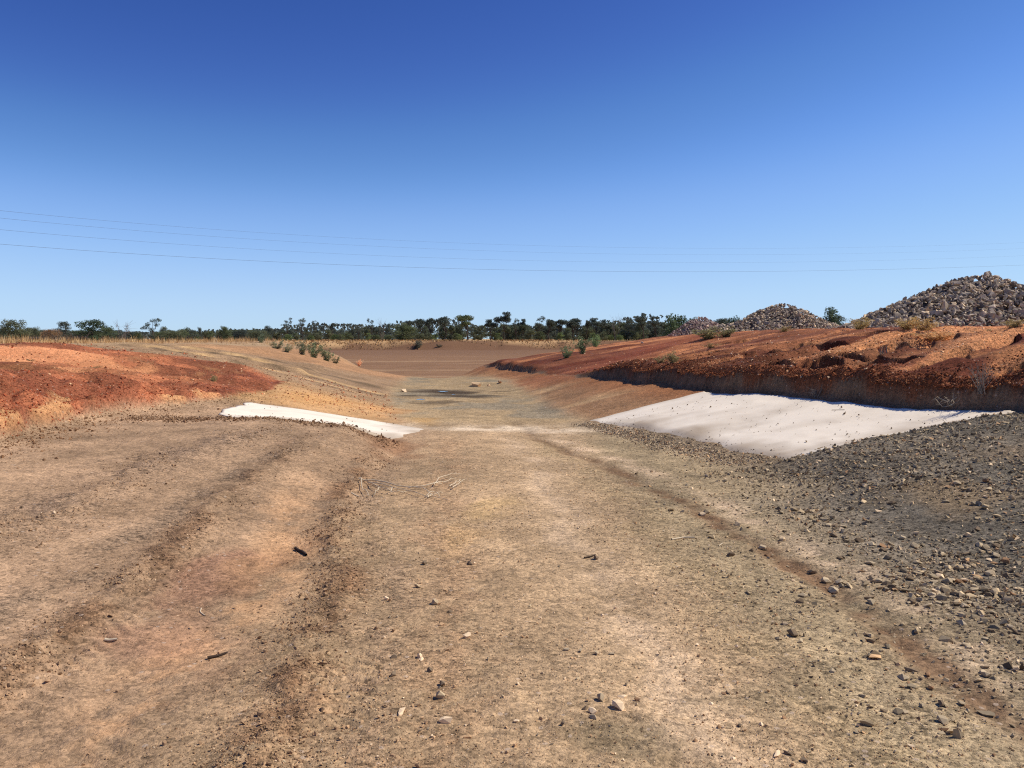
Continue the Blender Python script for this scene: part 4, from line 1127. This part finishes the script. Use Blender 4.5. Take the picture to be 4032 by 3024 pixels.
# ------------------------------------------------------------------ plants: leaves, shrubs, trees
def leaf_quads(cent, size, r, aspect=.55, up=.3):
    n = len(cent)
    a = r.normal(size=(n, 3)); a /= np.linalg.norm(a, axis=1)[:, None]
    b_ = r.normal(size=(n, 3)); b_[:, 2] += up
    b_ -= (b_ * a).sum(1)[:, None] * a; b_ /= np.linalg.norm(b_, axis=1)[:, None] + 1e-9
    s = (size * r.uniform(.6, 1.3, n))[:, None]
    V_ = np.stack([cent - a * s * .5, cent + b_ * s * aspect * .5, cent + a * s * .5, cent - b_ * s * aspect * .5], 1).reshape(-1, 3)
    return V_, np.arange(4 * n).reshape(n, 4)
def clump_points(cs, rs, per, r, squash=.75):
    pts = []
    for c, rad in zip(cs, rs):
        n = max(6, int(per * rad ** 2))
        d = r.normal(size=(n, 3)); d /= np.linalg.norm(d, axis=1)[:, None]
        q = d * (r.random(n) ** .45)[:, None] * rad
        q[:, 2] *= squash
        pts.append(np.asarray(c) + q)
    return np.concatenate(pts)
def limb(a, b_, r, n=5, wob=.06):
    a, b_ = np.asarray(a, float), np.asarray(b_, float)
    t = np.linspace(0, 1, n)[:, None]
    p = a + (b_ - a) * t
    p[1:-1] += r.normal(0, wob, (n - 2, 3)) * np.linalg.norm(b_ - a)
    return p

def make_tree_mesh(kind, seed):
    """unit tree, height 1"""
    r = np.random.default_rng(seed)
    paths, cs, rs = [], [], []
    if kind == 'tall':                                    # bare trunk, clumped umbrella crown
        fork = r.uniform(.30, .45)
        paths.append((limb((0, 0, -.02), (r.normal(0, .03), r.normal(0, .03), fork), r, 4, .03), .022, .016))
        for k in range(int(r.integers(4, 7))):
            a = r.uniform(0, 6.28); d = r.uniform(.04, .24); h = r.uniform(.62, .92)
            tip = np.array([math.cos(a) * d, math.sin(a) * d, h])
            paths.append((limb((0, 0, fork - .02), tip, r, 5, .06), .013, .005))
            for q in range(3):
                cs.append(tip + r.normal(0, .055, 3) * np.array([1, 1, .6])); rs.append(r.uniform(.085, .14))
        cs.append(np.array([0, 0, .92])); rs.append(.085)
        per, size, aspect = 15000, .036, .65
    elif kind == 'airy':
        fork = r.uniform(.25, .4)
        paths.append((limb((0, 0, -.02), (r.normal(0, .04), 0, fork), r, 4, .03), .018, .013))
        for k in range(7):
            a = r.uniform(0, 6.28); d = r.uniform(.08, .30); h = r.uniform(.6, .97)
            tip = np.array([math.cos(a) * d, math.sin(a) * d, h])
            paths.append((limb((0, 0, fork - .02), tip, r, 5, .07), .010, .003))
            for q in range(2):
                cs.append(tip + r.normal(0, .05, 3)); rs.append(r.uniform(.055, .09))
        per, size, aspect = 15000, .030, .55
    elif kind == 'round':                                 # bushy from low down
        paths.append((limb((0, 0, -.02), (0, 0, .5), r, 4, .03), .03, .012))
        for k in range(40):
            a = r.uniform(0, 6.28); h = .06 + .84 * r.random() ** 1.15
            d = .38 * math.sqrt(max(0, 1 - (max(h - .35, 0) / .6) ** 2)) * r.uniform(.2, 1)
            cs.append(np.array([math.cos(a) * d, math.sin(a) * d, h])); rs.append(r.uniform(.10, .17))
            if k < 8: paths.append((limb((0, 0, .2 + .03 * k), cs[-1], r, 4, .05), .009, .003))
        per, size, aspect = 5200, .040, .65
    elif kind == 'spread':                                # leaning, with sideways flat clumps
        paths.append((limb((.05, 0, -.02), (-.02, 0, .42), r, 4, .03), .026, .018))
        for (tx, tz, rd) in ((-.32, .60, .13), (-.42, .55, .09), (-.15, .72, .12), (.02, .85, .14), (.18, .92, .11), (.28, .86, .09), (.1, .7, .13), (.2, .35, .09), (-.05, .5, .12)):
            tip = np.array([tx, r.normal(0, .08), tz])
            paths.append((limb((-.02, 0, .38), tip, r, 4, .05), .010, .004))
            cs.append(tip); rs.append(rd)
        per, size, aspect = 9500, .038, .65
    elif kind == 'wide':                                  # broad dense scrub
        for k in range(70):
            a = r.uniform(0, 6.28); h = r.uniform(.04, .86)
            d = .85 * math.sqrt(max(0, 1 - (h / .95) ** 2)) * r.uniform(.2, 1)
            cs.append(np.array([math.cos(a) * d, math.sin(a) * d * .6, h])); rs.append(r.uniform(.13, .21))
        for k in range(7): paths.append((limb((r.normal(0, .12), r.normal(0, .08), -.03), cs[k * 4], r, 4, .05), .018, .005))
        per, size, aspect = 2900, .046, .6
    else:                                                 # 'bare': grey twiggy, few leaves
        for k in range(9):
            a = r.uniform(0, 6.28); tip = np.array([math.cos(a) * r.uniform(.1, .45), math.sin(a) * .3, r.uniform(.5, 1)])
            paths.append((limb((r.normal(0, .04), 0, -.03), tip, r, 5, .06), .012, .003))
            for q in range(5):
                e_ = tip + r.normal(0, .13, 3); paths.append((limb(tip * .8, e_, r, 3, .05), .004, .0015))
            cs.append(tip * .75); rs.append(.10)
        per, size, aspect = 1500, .03, .5
    pts = clump_points(cs, rs, per, r)
    LV_, LF_ = leaf_quads(pts, np.full(len(pts), size), r, aspect)
    tint = r.uniform(.75, 1.25, (len(cs), 1))
    cnum = np.concatenate([np.full(max(6, int(per * rad ** 2)), i) for i, rad in enumerate(rs)])
    base = np.array([.112, .130, .082]) if kind != 'bare' else np.array([.15, .13, .11])
    cl = base * tint[cnum] * r.uniform(.7, 1.35, (len(pts), 1))
    cl[:, 0] *= r.uniform(.9, 1.15, len(pts))
    TV, TF = tube(paths, 5)
    return (mesh_from('trunk', TV, TF, M_PALEBARK if kind == 'bare' else M_BARK, smooth=True), mesh_from('crown', LV_, LF_, M_LEAF, np.repeat(cl, 4, 0)))
TREES = {k: [make_tree_mesh(k, 700 + 10 * i + j) for j in range(n)] for i, (k, n) in enumerate((('tall', 5), ('airy', 4), ('round', 5), ('spread', 2), ('wide', 3), ('bare', 2)))}
r = np.random.default_rng(55)
def tree(px, top, wpx, kind, Y, label, tint=(1, 1, 1), group='trees behind the dam', var=None, name='tree', cat='tree'):
    x_ = (px - CX) / F * Y
    z_ = float(height(np.array([x_]), np.array([Y]), fine=False)[0])
    H = P(px, top, Y)[2] - z_
    ms = TREES[kind]; tm, cm = ms[(int(r.integers(0, 99)) if var is None else var) % len(ms)]
    root = bpy.data.objects.new(name, None); COL.objects.link(root)
    root.location = (x_, Y, z_); root['label'] = label; root['category'] = cat; root['group'] = group
    nat = {'tall': .55, 'airy': .62, 'round': .84, 'spread': .85, 'wide': 1.9, 'bare': .9}[kind]
    wx = (wpx / F * Y) / (nat * H) if wpx else r.uniform(1.0, 1.5)
    wx = min(max(wx, .55), 1.7)
    root.scale = (H * wx, H * wx, H)
    root.rotation_euler = (0, 0, 0 if kind == 'spread' else r.uniform(-.5, .5) + (0 if kind == 'wide' else r.choice([0, 1.6, 3.1, 4.7])))
    for nm, me in (('trunk', tm), ('crown', cm)):
        o = bpy.data.objects.new(nm, me); COL.objects.link(o); o.parent = root
        v = r.uniform(.85, 1.15)
        o.color = (tint[0] * v, tint[1] * v, tint[2] * v, 1)
    return root
GRN, OLV, GRY, BLU, RED = (1.2, 1.25, .9), (1.35, 1.3, 1.1), (2.1, 2.0, 1.9), (1.0, 1.05, 1.25), (3.4, 1.9, 1.6)
NAMED = [
    (50, 1250, 190, 'wide', 105, 'broad grey green scrub at the far left behind the dry grass', OLV),
    (137, 1282, 90, 'wide', 112, 'lower grey green scrub right beside the broad scrub', OLV),
    (258, 1261, 78, 'round', 125, 'grey green tree left of the big dark round tree', BLU),
    (362, 1247, 150, 'round', 115, 'big dark green rounded tree above the left red bank', (.8, 1.0, .75)),
    (430, 1290, 90, 'round', 110, 'low dark bush joined to the big dark rounded tree', (.9, 1.0, .8)),
    (487, 1266, 80, 'bare', 110, 'pale grey half bare shrub with thin twigs', (1, 1, 1)),
    (545, 1305, 60, 'wide', 120, 'low green bush between the bare shrub and the leaning tree', GRN),
    (606, 1250, 84, 'spread', 140, 'lone leaning tree with a flat side branch above the grass', (.85, 1, 1)),
    (652, 1284, 44, 'round', 150, 'small rounded tree right of the lone leaning tree', OLV),
    (735, 1285, 86, 'round', 190, 'wide low tree of the left treeline, double crowned', GRN),
    (790, 1282, 30, 'round', 200, 'narrow tree beside the double crowned tree', BLU),
    (888, 1277, 54, 'round', 150, 'isolated rounded tree standing out of the dry grass', GRN),
    (1058, 1281, 46, 'round', 290, 'dark rounded tree left of the two airy gums', BLU),
    (1132, 1251, 52, 'airy', 290, 'left one of two airy gums with see through crowns', BLU),
    (1190, 1247, 62, 'airy', 288, 'right one of two airy gums with see through crowns', BLU),
    (1235, 1264, 40, 'airy', 300, 'shorter thin gum right of the two airy gums', BLU),
    (1310, 1270, 24, 'tall', 290, 'tiny tufted tree poking above the low treeline', BLU),
    (1413, 1277, 46, 'airy', 290, 'low airy tree before the treeline rises', BLU),
    (1465, 1261, 42, 'airy', 295, 'thin airy tree left of the bare stag', BLU),
    (1505, 1258, 20, 'bare', 290, 'thin dead stag tree with bare top', (1, 1, 1)),
    (1532, 1271, 36, 'round', 285, 'round dark tree right of the bare stag', BLU),
    (1590, 1267, 100, 'round', 278, 'bright green bushy tree in front of the gums', GRN),
    (1615, 1260, 46, 'tall', 295, 'flat topped gum rising behind the bright green bushy tree', BLU),
    (1658, 1253, 44, 'tall', 290, 'gum leaning left at the start of the tall trees', BLU),
    (1697, 1249, 60, 'tall', 288, 'broad gum between leaning gum and dome crowned gum', BLU),
    (1755, 1243, 74, 'tall', 290, 'dome crowned gum with pale inner branches', BLU),
    (1838, 1238, 84, 'tall', 286, 'large gum with two lobed crown and bare lower trunks', GRN),
    (1932, 1255, 52, 'tall', 290, 'umbrella shaped gum left of the tallest gum', BLU),
    (1985, 1225, 56, 'tall', 288, 'tallest gum of the treeline with knobbly crown', BLU),
    (2030, 1248, 44, 'airy', 290, 'airy gum tucked right of the tallest gum', BLU),
    (2056, 1253, 30, 'tall', 295, 'slim gum two trees right of the tallest gum', BLU),
    (2120, 1252, 60, 'airy', 292, 'thin crowned gum at the left of the flat topped row', BLU),
    (2160, 1254, 60, 'tall', 290, 'flat topped gum left in the even row', BLU),
    (2205, 1256, 60, 'tall', 294, 'flat topped gum in the middle of the even row', BLU),
    (2258, 1252, 76, 'tall', 288, 'broad flat topped gum right in the even row', BLU),
    (2310, 1258, 36, 'tall', 290, 'small gum between flat topped row and round gum', BLU),
    (2347, 1249, 56, 'tall', 287, 'round dark gum left of the dead spike', BLU),
    (2395, 1257, 56, 'tall', 290, 'lower round gum touching the dead spike', BLU),
    (2427, 1242, 14, 'bare', 285, 'dead bare spike sticking up above the treeline', (1, 1, 1)),
    (2475, 1252, 60, 'round', 285, 'dark tree right of the dead spike', BLU),
    (2530, 1241, 66, 'tall', 285, 'even crowned gum before the large near tree', BLU),
    (2580, 1243, 50, 'tall', 280, 'gum half behind the large near green tree', BLU),
    (2668, 1218, 150, 'round', 150, 'large near green tree left of the smallest rock pile', (1.05, 1.25, .9)),
    (2720, 1232, 90, 'round', 155, 'green tree peeping out behind the smallest rock pile', (1.05, 1.25, .9)),
    (3270, 1206, 110, 'round', 130, 'round tree standing between middle and largest rock piles', (.9, 1.1, .95)),
    (3240, 1250, 60, 'round', 120, 'low tree joined left to the round tree between piles', (1.1, 1.3, 1)),
    (3455, 1219, 80, 'round', 125, 'tree top showing behind the left flank of the largest pile', (1, 1.2, 1)),
    (2885, 1228, 60, 'round', 150, 'tree top just showing between smallest and middle rock piles', (1, 1.2, 1)),
]
for (px, top, w, kd, Y, lab, tn) in NAMED:
    tree(px, top, w, kd, Y, lab, tn, 'trees standing out of the treeline')
tree(205, 1292, 120, 'wide', 108, 'reddish brown dry scrub between grey scrub and dark tree', RED, 'trees standing out of the treeline', name='shrub', cat='shrub')
TREE_ANCH = anchors([(t_[0], t_[1], t_[5]) for t_ in NAMED])
def belt_label(px, top, tnn, kd):   # which tree of the belt
    bs, d = beside(px, 1300, [(a, 1300, q) for a, b, q in TREE_ANCH], 1)
    hw = 'taller' if top < 1278 else 'middling' if top < 1292 else 'low'
    return f"{hw} {tnn} {'bushy' if kd in ('round', 'wide') else 'clump crowned'} belt tree {bs}"
for k in range(190):
    px = r.uniform(500, 2660)
    lo = np.interp(px, [500, 1000, 1350, 1500, 2100, 2660], [1306, 1294, 1292, 1278, 1270, 1264])
    top = lo + abs(r.normal(0, 10)); kd = ['round', 'round', 'round', 'tall'][int(r.integers(0, 4))]; ti = int(r.integers(0, 3))
    tree(px, top, 0, kd, r.uniform(292, 345), belt_label(px, top, ('blue green', 'dull green', 'olive green')[ti], kd), [BLU, (1, 1.05, 1), OLV][ti], 'trees of the dense belt')
for k in range(84):
    px, top, kd, ti = r.uniform(-300, 1050), 1294 + abs(r.normal(0, 9)), 'wide' if r.random() < .6 else 'round', int(r.integers(0, 3))
    bs, d = beside(px, 1300, [(a, 1300, q) for a, b, q in TREE_ANCH if a < 900], 1)
    tree(px, top, 0, kd, r.uniform(120, 200), f"{'broad' if kd == 'wide' else 'round'} {('olive', 'grey green', 'bright green')[ti]} {'low' if top > 1303 else 'higher'} scrub bush {bs}", [OLV, BLU, GRN][ti], 'scrub behind the left bank', name='bush', cat='bush')
for k in range(46):
    px, top, kd, ti = r.uniform(980, 2560), 1318 - abs(r.normal(0, 8)), 'wide' if r.random() < .4 else 'round', int(r.integers(0, 3))
    bs, d = beside(px, 1300, [(a, 1300, q) for a, b, q in TREE_ANCH], 1)
    tree(px, top, 0, kd, r.uniform(276, 290), f"{'broad' if kd == 'wide' else 'round'} {('green', 'olive', 'bright green')[ti]} bush at the treeline foot {bs}", [GRN, OLV, (1.5, 1.7, 1.0)][ti], 'bushes at the foot of the treeline', name='bush', cat='bush')
for k in range(30):
    px = r.uniform(-900, 620) if k % 2 else r.uniform(2700, 4900)
    tree(px, r.uniform(1284, 1306) if px < 2000 else r.uniform(1240, 1262), 0, 'round', r.uniform(210, 320), 'distant dark tree low on the plain behind the banks', BLU, 'far trees on the plain')

# distant woodland mass that closes the belt
nb = 20000
px = r.uniform(-900, 4900, nb); Y = r.uniform(330, 420, nb)
xw = (px - CX) / F * Y
hh = np.clip(5.0 + 1.8 * fbm(xw, Y * 0, 22, 4, 121), 1.5, 8) * np.interp(px, [-900, 600, 1100, 1500, 2700, 4900], [.7, .6, .9, 1.4, 1.5, .8])
pt = np.stack([xw, Y, 1.5 + r.random(nb) ** .8 * hh], 1)
WV, WF = leaf_quads(pt, np.full(nb, 1.5), r, .7)
wc = np.array([.085, .102, .078]) * r.uniform(.6, 1.35, (nb, 1))
wo = obj('distant_woodland', mesh_from('distant_woodland', WV, WF, M_LEAF, np.repeat(wc, 4, 0)), None, 'dark far woodland closing the horizon behind the dam', 'woodland', kind='stuff')
wo.color = (1, 1.03, 1.1, 1)

def make_shrub(seed, lean=0):
    r = np.random.default_rng(seed)
    st, cs, rs = [], [], []
    for k in range(11):
        a = r.uniform(0, 6.28); d = r.uniform(.08, .52)
        tip = np.array([math.cos(a) * d, math.sin(a) * d, r.uniform(.55, 1.05) * (1.05 - d * .8)])
        base = np.array([r.normal(0, .06), r.normal(0, .06), -.04])
        st.append((limb(base, tip, r, 5, .05), .011, .003))
        for t in (.2, .5, .75, 1):
            cs.append(base + (tip - base) * t + r.normal(0, .04, 3)); rs.append(r.uniform(.10, .17))
    pts = clump_points(cs, rs, 1500, r, .9)
    V_, F_ = leaf_quads(pts, np.full(len(pts), .085), r, .42)
    c_ = np.array([.28, .29, .175]) * r.uniform(.6, 1.35, (len(pts), 1))
    TV, TF = tube(st, 4)
    return mesh_from('stem', TV, TF, M_BARK), mesh_from('foliage', V_, F_, M_LEAF, np.repeat(c_, 4, 0))
SHR = [make_shrub(900 + k) for k in range(5)]
def shrub(px, py, w, hpx, label, tint=(1, 1, 1), group='green shrubs on the banks', k=0, name='shrub', cat='shrub'):
    x_, y_, z_ = pick(px, py)
    root = bpy.data.objects.new(name, None); COL.objects.link(root); root.location = (x_, y_, z_)
    root['label'] = label; root['category'] = cat; root['group'] = group
    root.scale = (w / F * y_ * .95, w / F * y_ * .95, hpx / F * y_)
    root.rotation_euler = (0, 0, r.uniform(0, 6.28))
    for nm, me in zip(('stem', 'foliage'), SHR[k % 5]):
        o = bpy.data.objects.new(nm, me); COL.objects.link(o); o.parent = root; o.color = (*tint, 1)
SH = [
    (1028, 1352, 42, 40, 'small dark shrub alone on the left crest', (.7, .85, .8)),
    (1090, 1372, 60, 40, 'low pale green weed left in the shrub row on the left bank', (1.1, 1.1, 1)),
    (1130, 1385, 50, 40, 'second low weed of the shrub row on the left bank', (1.15, 1.1, 1)),
    (1190, 1400, 60, 62, 'greyish shrub in the middle of the left shrub row', (.8, .85, .8)),
    (1235, 1412, 66, 72, 'fullest green shrub of the left shrub row', (.85, 1, .8)),
    (1285, 1424, 66, 60, 'right shrub of the left shrub row', (.85, 1, .8)),
    (1322, 1432, 36, 34, 'last small plant at the right end of the left shrub row', (1, .95, .8)),
    (2232, 1412, 60, 58, 'lowest of three shrubs on the right bank nose', (.85, 1.05, .8)),
    (2293, 1392, 70, 76, 'largest of three shrubs on the right bank nose', (.85, 1.05, .8)),
    (2344, 1366, 56, 52, 'dark bright edged shrub upslope of the largest nose shrub', (.85, 1.2, .8)),
    (2390, 1318, 90, 50, 'wide shrub on the crest in front of the treeline', (.8, .95, .8)),
    (2330, 1326, 60, 34, 'low bush left of the wide crest shrub', (.8, .95, .8)),
    (2545, 1314, 44, 28, 'small bush in dry grass on the right crest', (1, 1.05, .9)),
]
for k, (px, py, w, h_, lab, tn) in enumerate(SH):
    shrub(px, py, w, h_, lab, tn, k=k)
# thin green weeds on the right bank, tufts by the piles
for k, (px, py, w, h_, lab, tn) in enumerate((
        (2650, 1428, 70, 44, 'thin green weed above the middle of the cut', (1.2, 1.2, .9)), (2600, 1425, 50, 30, 'smaller weed left of the one above the cut', (1.3, 1.2, .9)),
        (2700, 1422, 40, 24, 'faint weed right of the one above the cut', (1.3, 1.2, .9)), (2800, 1372, 60, 26, 'brownish green weed on the streaked slope', (1.4, 1.2, .9)),
        (2790, 1334, 120, 52, 'green weed patch below the middle rock pile', (1.0, 1.1, .8)), (2860, 1322, 90, 36, 'weed joined to the green patch below the middle pile', (1.0, 1.1, .8)),
        (3090, 1304, 70, 26, 'low weed at the foot of the middle rock pile', (1.3, 1.2, .9)),
        (3570, 1300, 110, 60, 'yellow green tuft against the foot of the largest pile', (1.7, 1.5, 1.0)), (3640, 1302, 120, 66, 'second yellow green tuft against the largest pile', (1.8, 1.5, 1.0)),
        (3690, 1318, 150, 44, 'straw green tuft in front of the largest pile', (2.2, 1.6, 1.1)), (3880, 1294, 80, 40, 'thin green weed right at the foot of the largest pile', (1.5, 1.4, 1.0)),
        (3990, 1294, 100, 36, 'green weed by the frame edge under the largest pile', (1.5, 1.4, 1.0)), (3385, 1298, 80, 62, 'spiky yellow green bush between middle and largest piles', (1.6, 1.5, 1.0)),
        (3490, 1372, 60, 40, 'brownish weed beside the eroded hollows', (1.9, 1.4, 1.0)),
        (380, 1452, 50, 22, 'dull weed on the brown part of the red bank', (1.2, 1.0, .8)), (840, 1500, 44, 30, 'green weed sprig near the pale patch of the left bank', (1.2, 1.2, .9)),
        (120, 1420, 30, 16, 'tiny weed on the pale orange patch', (1.3, 1.1, .9)), (395, 1488, 40, 20, 'small grey weed low on the red bank', (1.1, 1.0, .9)))):
    shrub(px, py, w * 1.2, h_, lab, (tn[0] * 1.15, tn[1] * .92, tn[2] * .9), 'weeds on the banks', k=k, name='weed', cat='weed')
shrub(1414, 1442, 30, 34, 'straw coloured dry tussock alone on the left slope end', (4.2, 2.6, 2.4), 'weeds on the banks', 2, 'tussock', 'tussock')

# fallen log and brush heap in the grass on the far left
def log_heap(px, py, wpx, hpx, label, seed, name, n):
    r = np.random.default_rng(seed)
    Y = 62.; x_ = (px - CX) / F * Y; z_ = gh1(x_, Y)
    W, H = wpx / F * Y, hpx / F * Y
    root = bpy.data.objects.new(name, None); COL.objects.link(root); root.location = (x_, Y, z_)
    root['label'] = label; root['category'] = 'brush heap'; root['group'] = 'fallen timber in the grass'
    V_, F_ = tube([(limb((-W * .6, 0, .22), (W * .45, .1, .34), r, 6, .02), .17, .12)], 7)
    obj('log', mesh_from('log', V_, F_, M_BARK, smooth=True), root)
    tw = []
    for k in range(n):
        b_ = np.array([W * r.uniform(.1, .6), r.normal(0, .3), .3]); e_ = b_ + np.array([r.normal(0, .5), r.normal(0, .4), r.uniform(-.2, 1) * H])
        e_[2] = max(e_[2], .02)
        tw.append((limb(b_, e_, r, 4, .08), .03, .008))
    V_, F_ = tube(tw, 4)
    obj('branch', mesh_from('branch', V_, F_, M_BARK), root)
log_heap(130, 1330, 190, 34, 'fallen dark log with an upturned root end in the dry grass', 8, 'fallen_log', 40)
log_heap(275, 1332, 90, 34, 'grey heap of dead branches beside the dark rounded tree', 9, 'brush_pile', 50)

# ------------------------------------------------------------------ dry grass
def grass(name, xs, ys, hmin, hmax, wid, label, seed, tone=1.0, blades=8):
    r = np.random.default_rng(seed)
    n = len(xs)
    zs = gh(xs, ys)
    B = np.repeat(np.stack([xs, ys, zs - .02], 1), blades, 0)
    hh = np.repeat(r.uniform(hmin, hmax, n), blades) * r.uniform(.6, 1.1, n * blades)
    B[:, :2] += r.normal(0, .10, (n * blades, 2)) * hh[:, None] * 1.2
    a = r.uniform(0, 6.28, n * blades)
    side = np.stack([np.cos(a), np.sin(a), 0 * a], 1) * wid * hh[:, None]
    tip = B + np.stack([r.normal(0, .25, len(a)) * hh, r.normal(0, .25, len(a)) * hh, hh], 1)
    V_ = np.stack([B - side, B + side, tip], 1).reshape(-1, 3)
    c_ = np.stack([alb(216, 180, 126), alb(196, 154, 102), alb(160, 124, 84), alb(226, 196, 150)])[r.choice(4, n, p=[.35, .35, .18, .12])] * r.uniform(.75, 1.15, (n, 1)) * tone
    return obj(name, mesh_from(name, V_, np.arange(len(V_)).reshape(-1, 3), M_STRAW, np.repeat(np.repeat(c_, blades, 0), 3, 0)), None, label, 'grass', kind='stuff')
r = np.random.default_rng(77)
n = 9000
y = 24 + 70 * r.random(n) ** 1.8; x = -r.uniform(.10, .85, n) * (y + 6) 
kk = ((x < -13.2 - 2 * fbm(x, y, 4, 2, 131)) | (y > 38) & (x < np.interp(y, [38, 44, 90], [-13, -12.5, -30]))) & (basin(x, y) < .1)
kk &= (fbm(x, y, 3.5, 3, 133) > -.1)
x, y = x[kk], y[kk]
grass('dry_grass', x, y, .14, .46, .022, 'tall straw grass along the crest of the left bank', 1)
n = 4200
x = r.uniform(8.5, 40, n); y = r.uniform(38, 80, n)
kk = (x > 10.5 + 1.5 * fbm(x, y, 3, 2, 135)) & (y > np.interp(x, [10, 14, 20, 40], [50, 50, 50, 50]) ) & (basin(x, y) < .1)
grass('dry_grass', x[kk], y[kk], .15, .42, .035, 'straw grass on the crest left of the rock piles', 2)
n = 9000
x = r.uniform(-130, 110, n); y = 272 - 10 * r.random(n) ** 1.5 + 10 * (r.random(n) < .4)
kk = r.random(n) < np.clip(.55 + 1.1 * fbm(x, y, 14, 3, 137), .12, 1)
grass('dry_grass', x[kk], y[kk], .25, .6, .3, 'band of straw grass on the far bank of the dam', 3, tone=.8, blades=3)
n = 5200
y = r.uniform(90, 260, n); x = -np.interp(y, [44, 262], [14, 85]) - r.uniform(0, 1, n) * y * .6
grass('dry_grass', x, y, .2, .5, .08, 'straw grass over the plain below the left trees', 4, blades=5)
# low dark bushes on the far bank
for k, (px, py, w, h_, lab) in enumerate(((1645, 1374, 70, 34, 'dark low bush on the far edge of the dam floor'), (1730, 1372, 30, 14, 'smaller dark bush right of the one on the dam edge'), (1240, 1366, 40, 14, 'dark tuft on the far dam bank, left end'))):
    shrub(px, py, w, h_, lab, (.55, .5, .55), 'dark bushes on the far dam bank', k, 'bush', 'bush')

# ------------------------------------------------------------------ puddles on the mud
for k, (px, py, w, lab) in enumerate(((1744, 1545, 34, 'left sliver of water on the dark mud'), (1785, 1552, 14, 'tiny spot of water right of the left sliver'), (1655, 1574, 32, 'thin sliver of water in front of the dark mud'))):
    x_, y_, z_ = pick(px, py)
    a = np.linspace(0, 2 * np.pi, 20, endpoint=False)
    rad = (w / F * y_ * .5) * (1 + .25 * np.sin(3 * a + k) + .15 * np.sin(5 * a))
    pv = np.stack([np.cos(a) * rad, np.sin(a) * rad * 1.3, 0 * a + .006], 1)
    zt = max(float(np.max(gh(x_ + pv[:, 0] * .6, y_ + pv[:, 1] * .6))), z_)
    obj('puddle', mesh_from('puddle', pv, np.arange(20)[None], M_WET), None, lab, 'puddle', 'puddles', 'structure', (x_, y_, zt))

# ------------------------------------------------------------------ overhead wires
WY = 70.
for k, (y0, xm, kk, lab, rad) in enumerate(((978, 2900, 1.77e-5, 'topmost overhead wire across the blue sky', .012), (1003, 2850, 1.78e-5, 'second highest overhead wire', .012),
                                   (1034, 2765, 1.70e-5, 'second lowest overhead wire', .013), (1070, 2700, 1.495e-5, 'lowest overhead wire, sagging over the right rock piles', .014))):
    pxs = np.linspace(-1800, 6400, 90)
    pts = np.array([P(a, y0 - kk * (a - xm) ** 2, np.interp(a, [-1800, 0, 4032, 6400], [42, 55, 230, 420] if k != 3 else [42, 52, 115, 170]) + k * .3) for a in pxs])
    V_, F_ = tube([(pts, rad * .55, rad * .55)], 5)
    obj('overhead_wire', mesh_from('overhead_wire', V_, F_, M_WIRE, smooth=True), None, lab, 'wire', 'overhead wires across the sky')
import sys; sys.stderr.write('TRIS %d\n' % sum(len(m.loops) - 2 * len(m.polygons) for m in bpy.data.meshes))
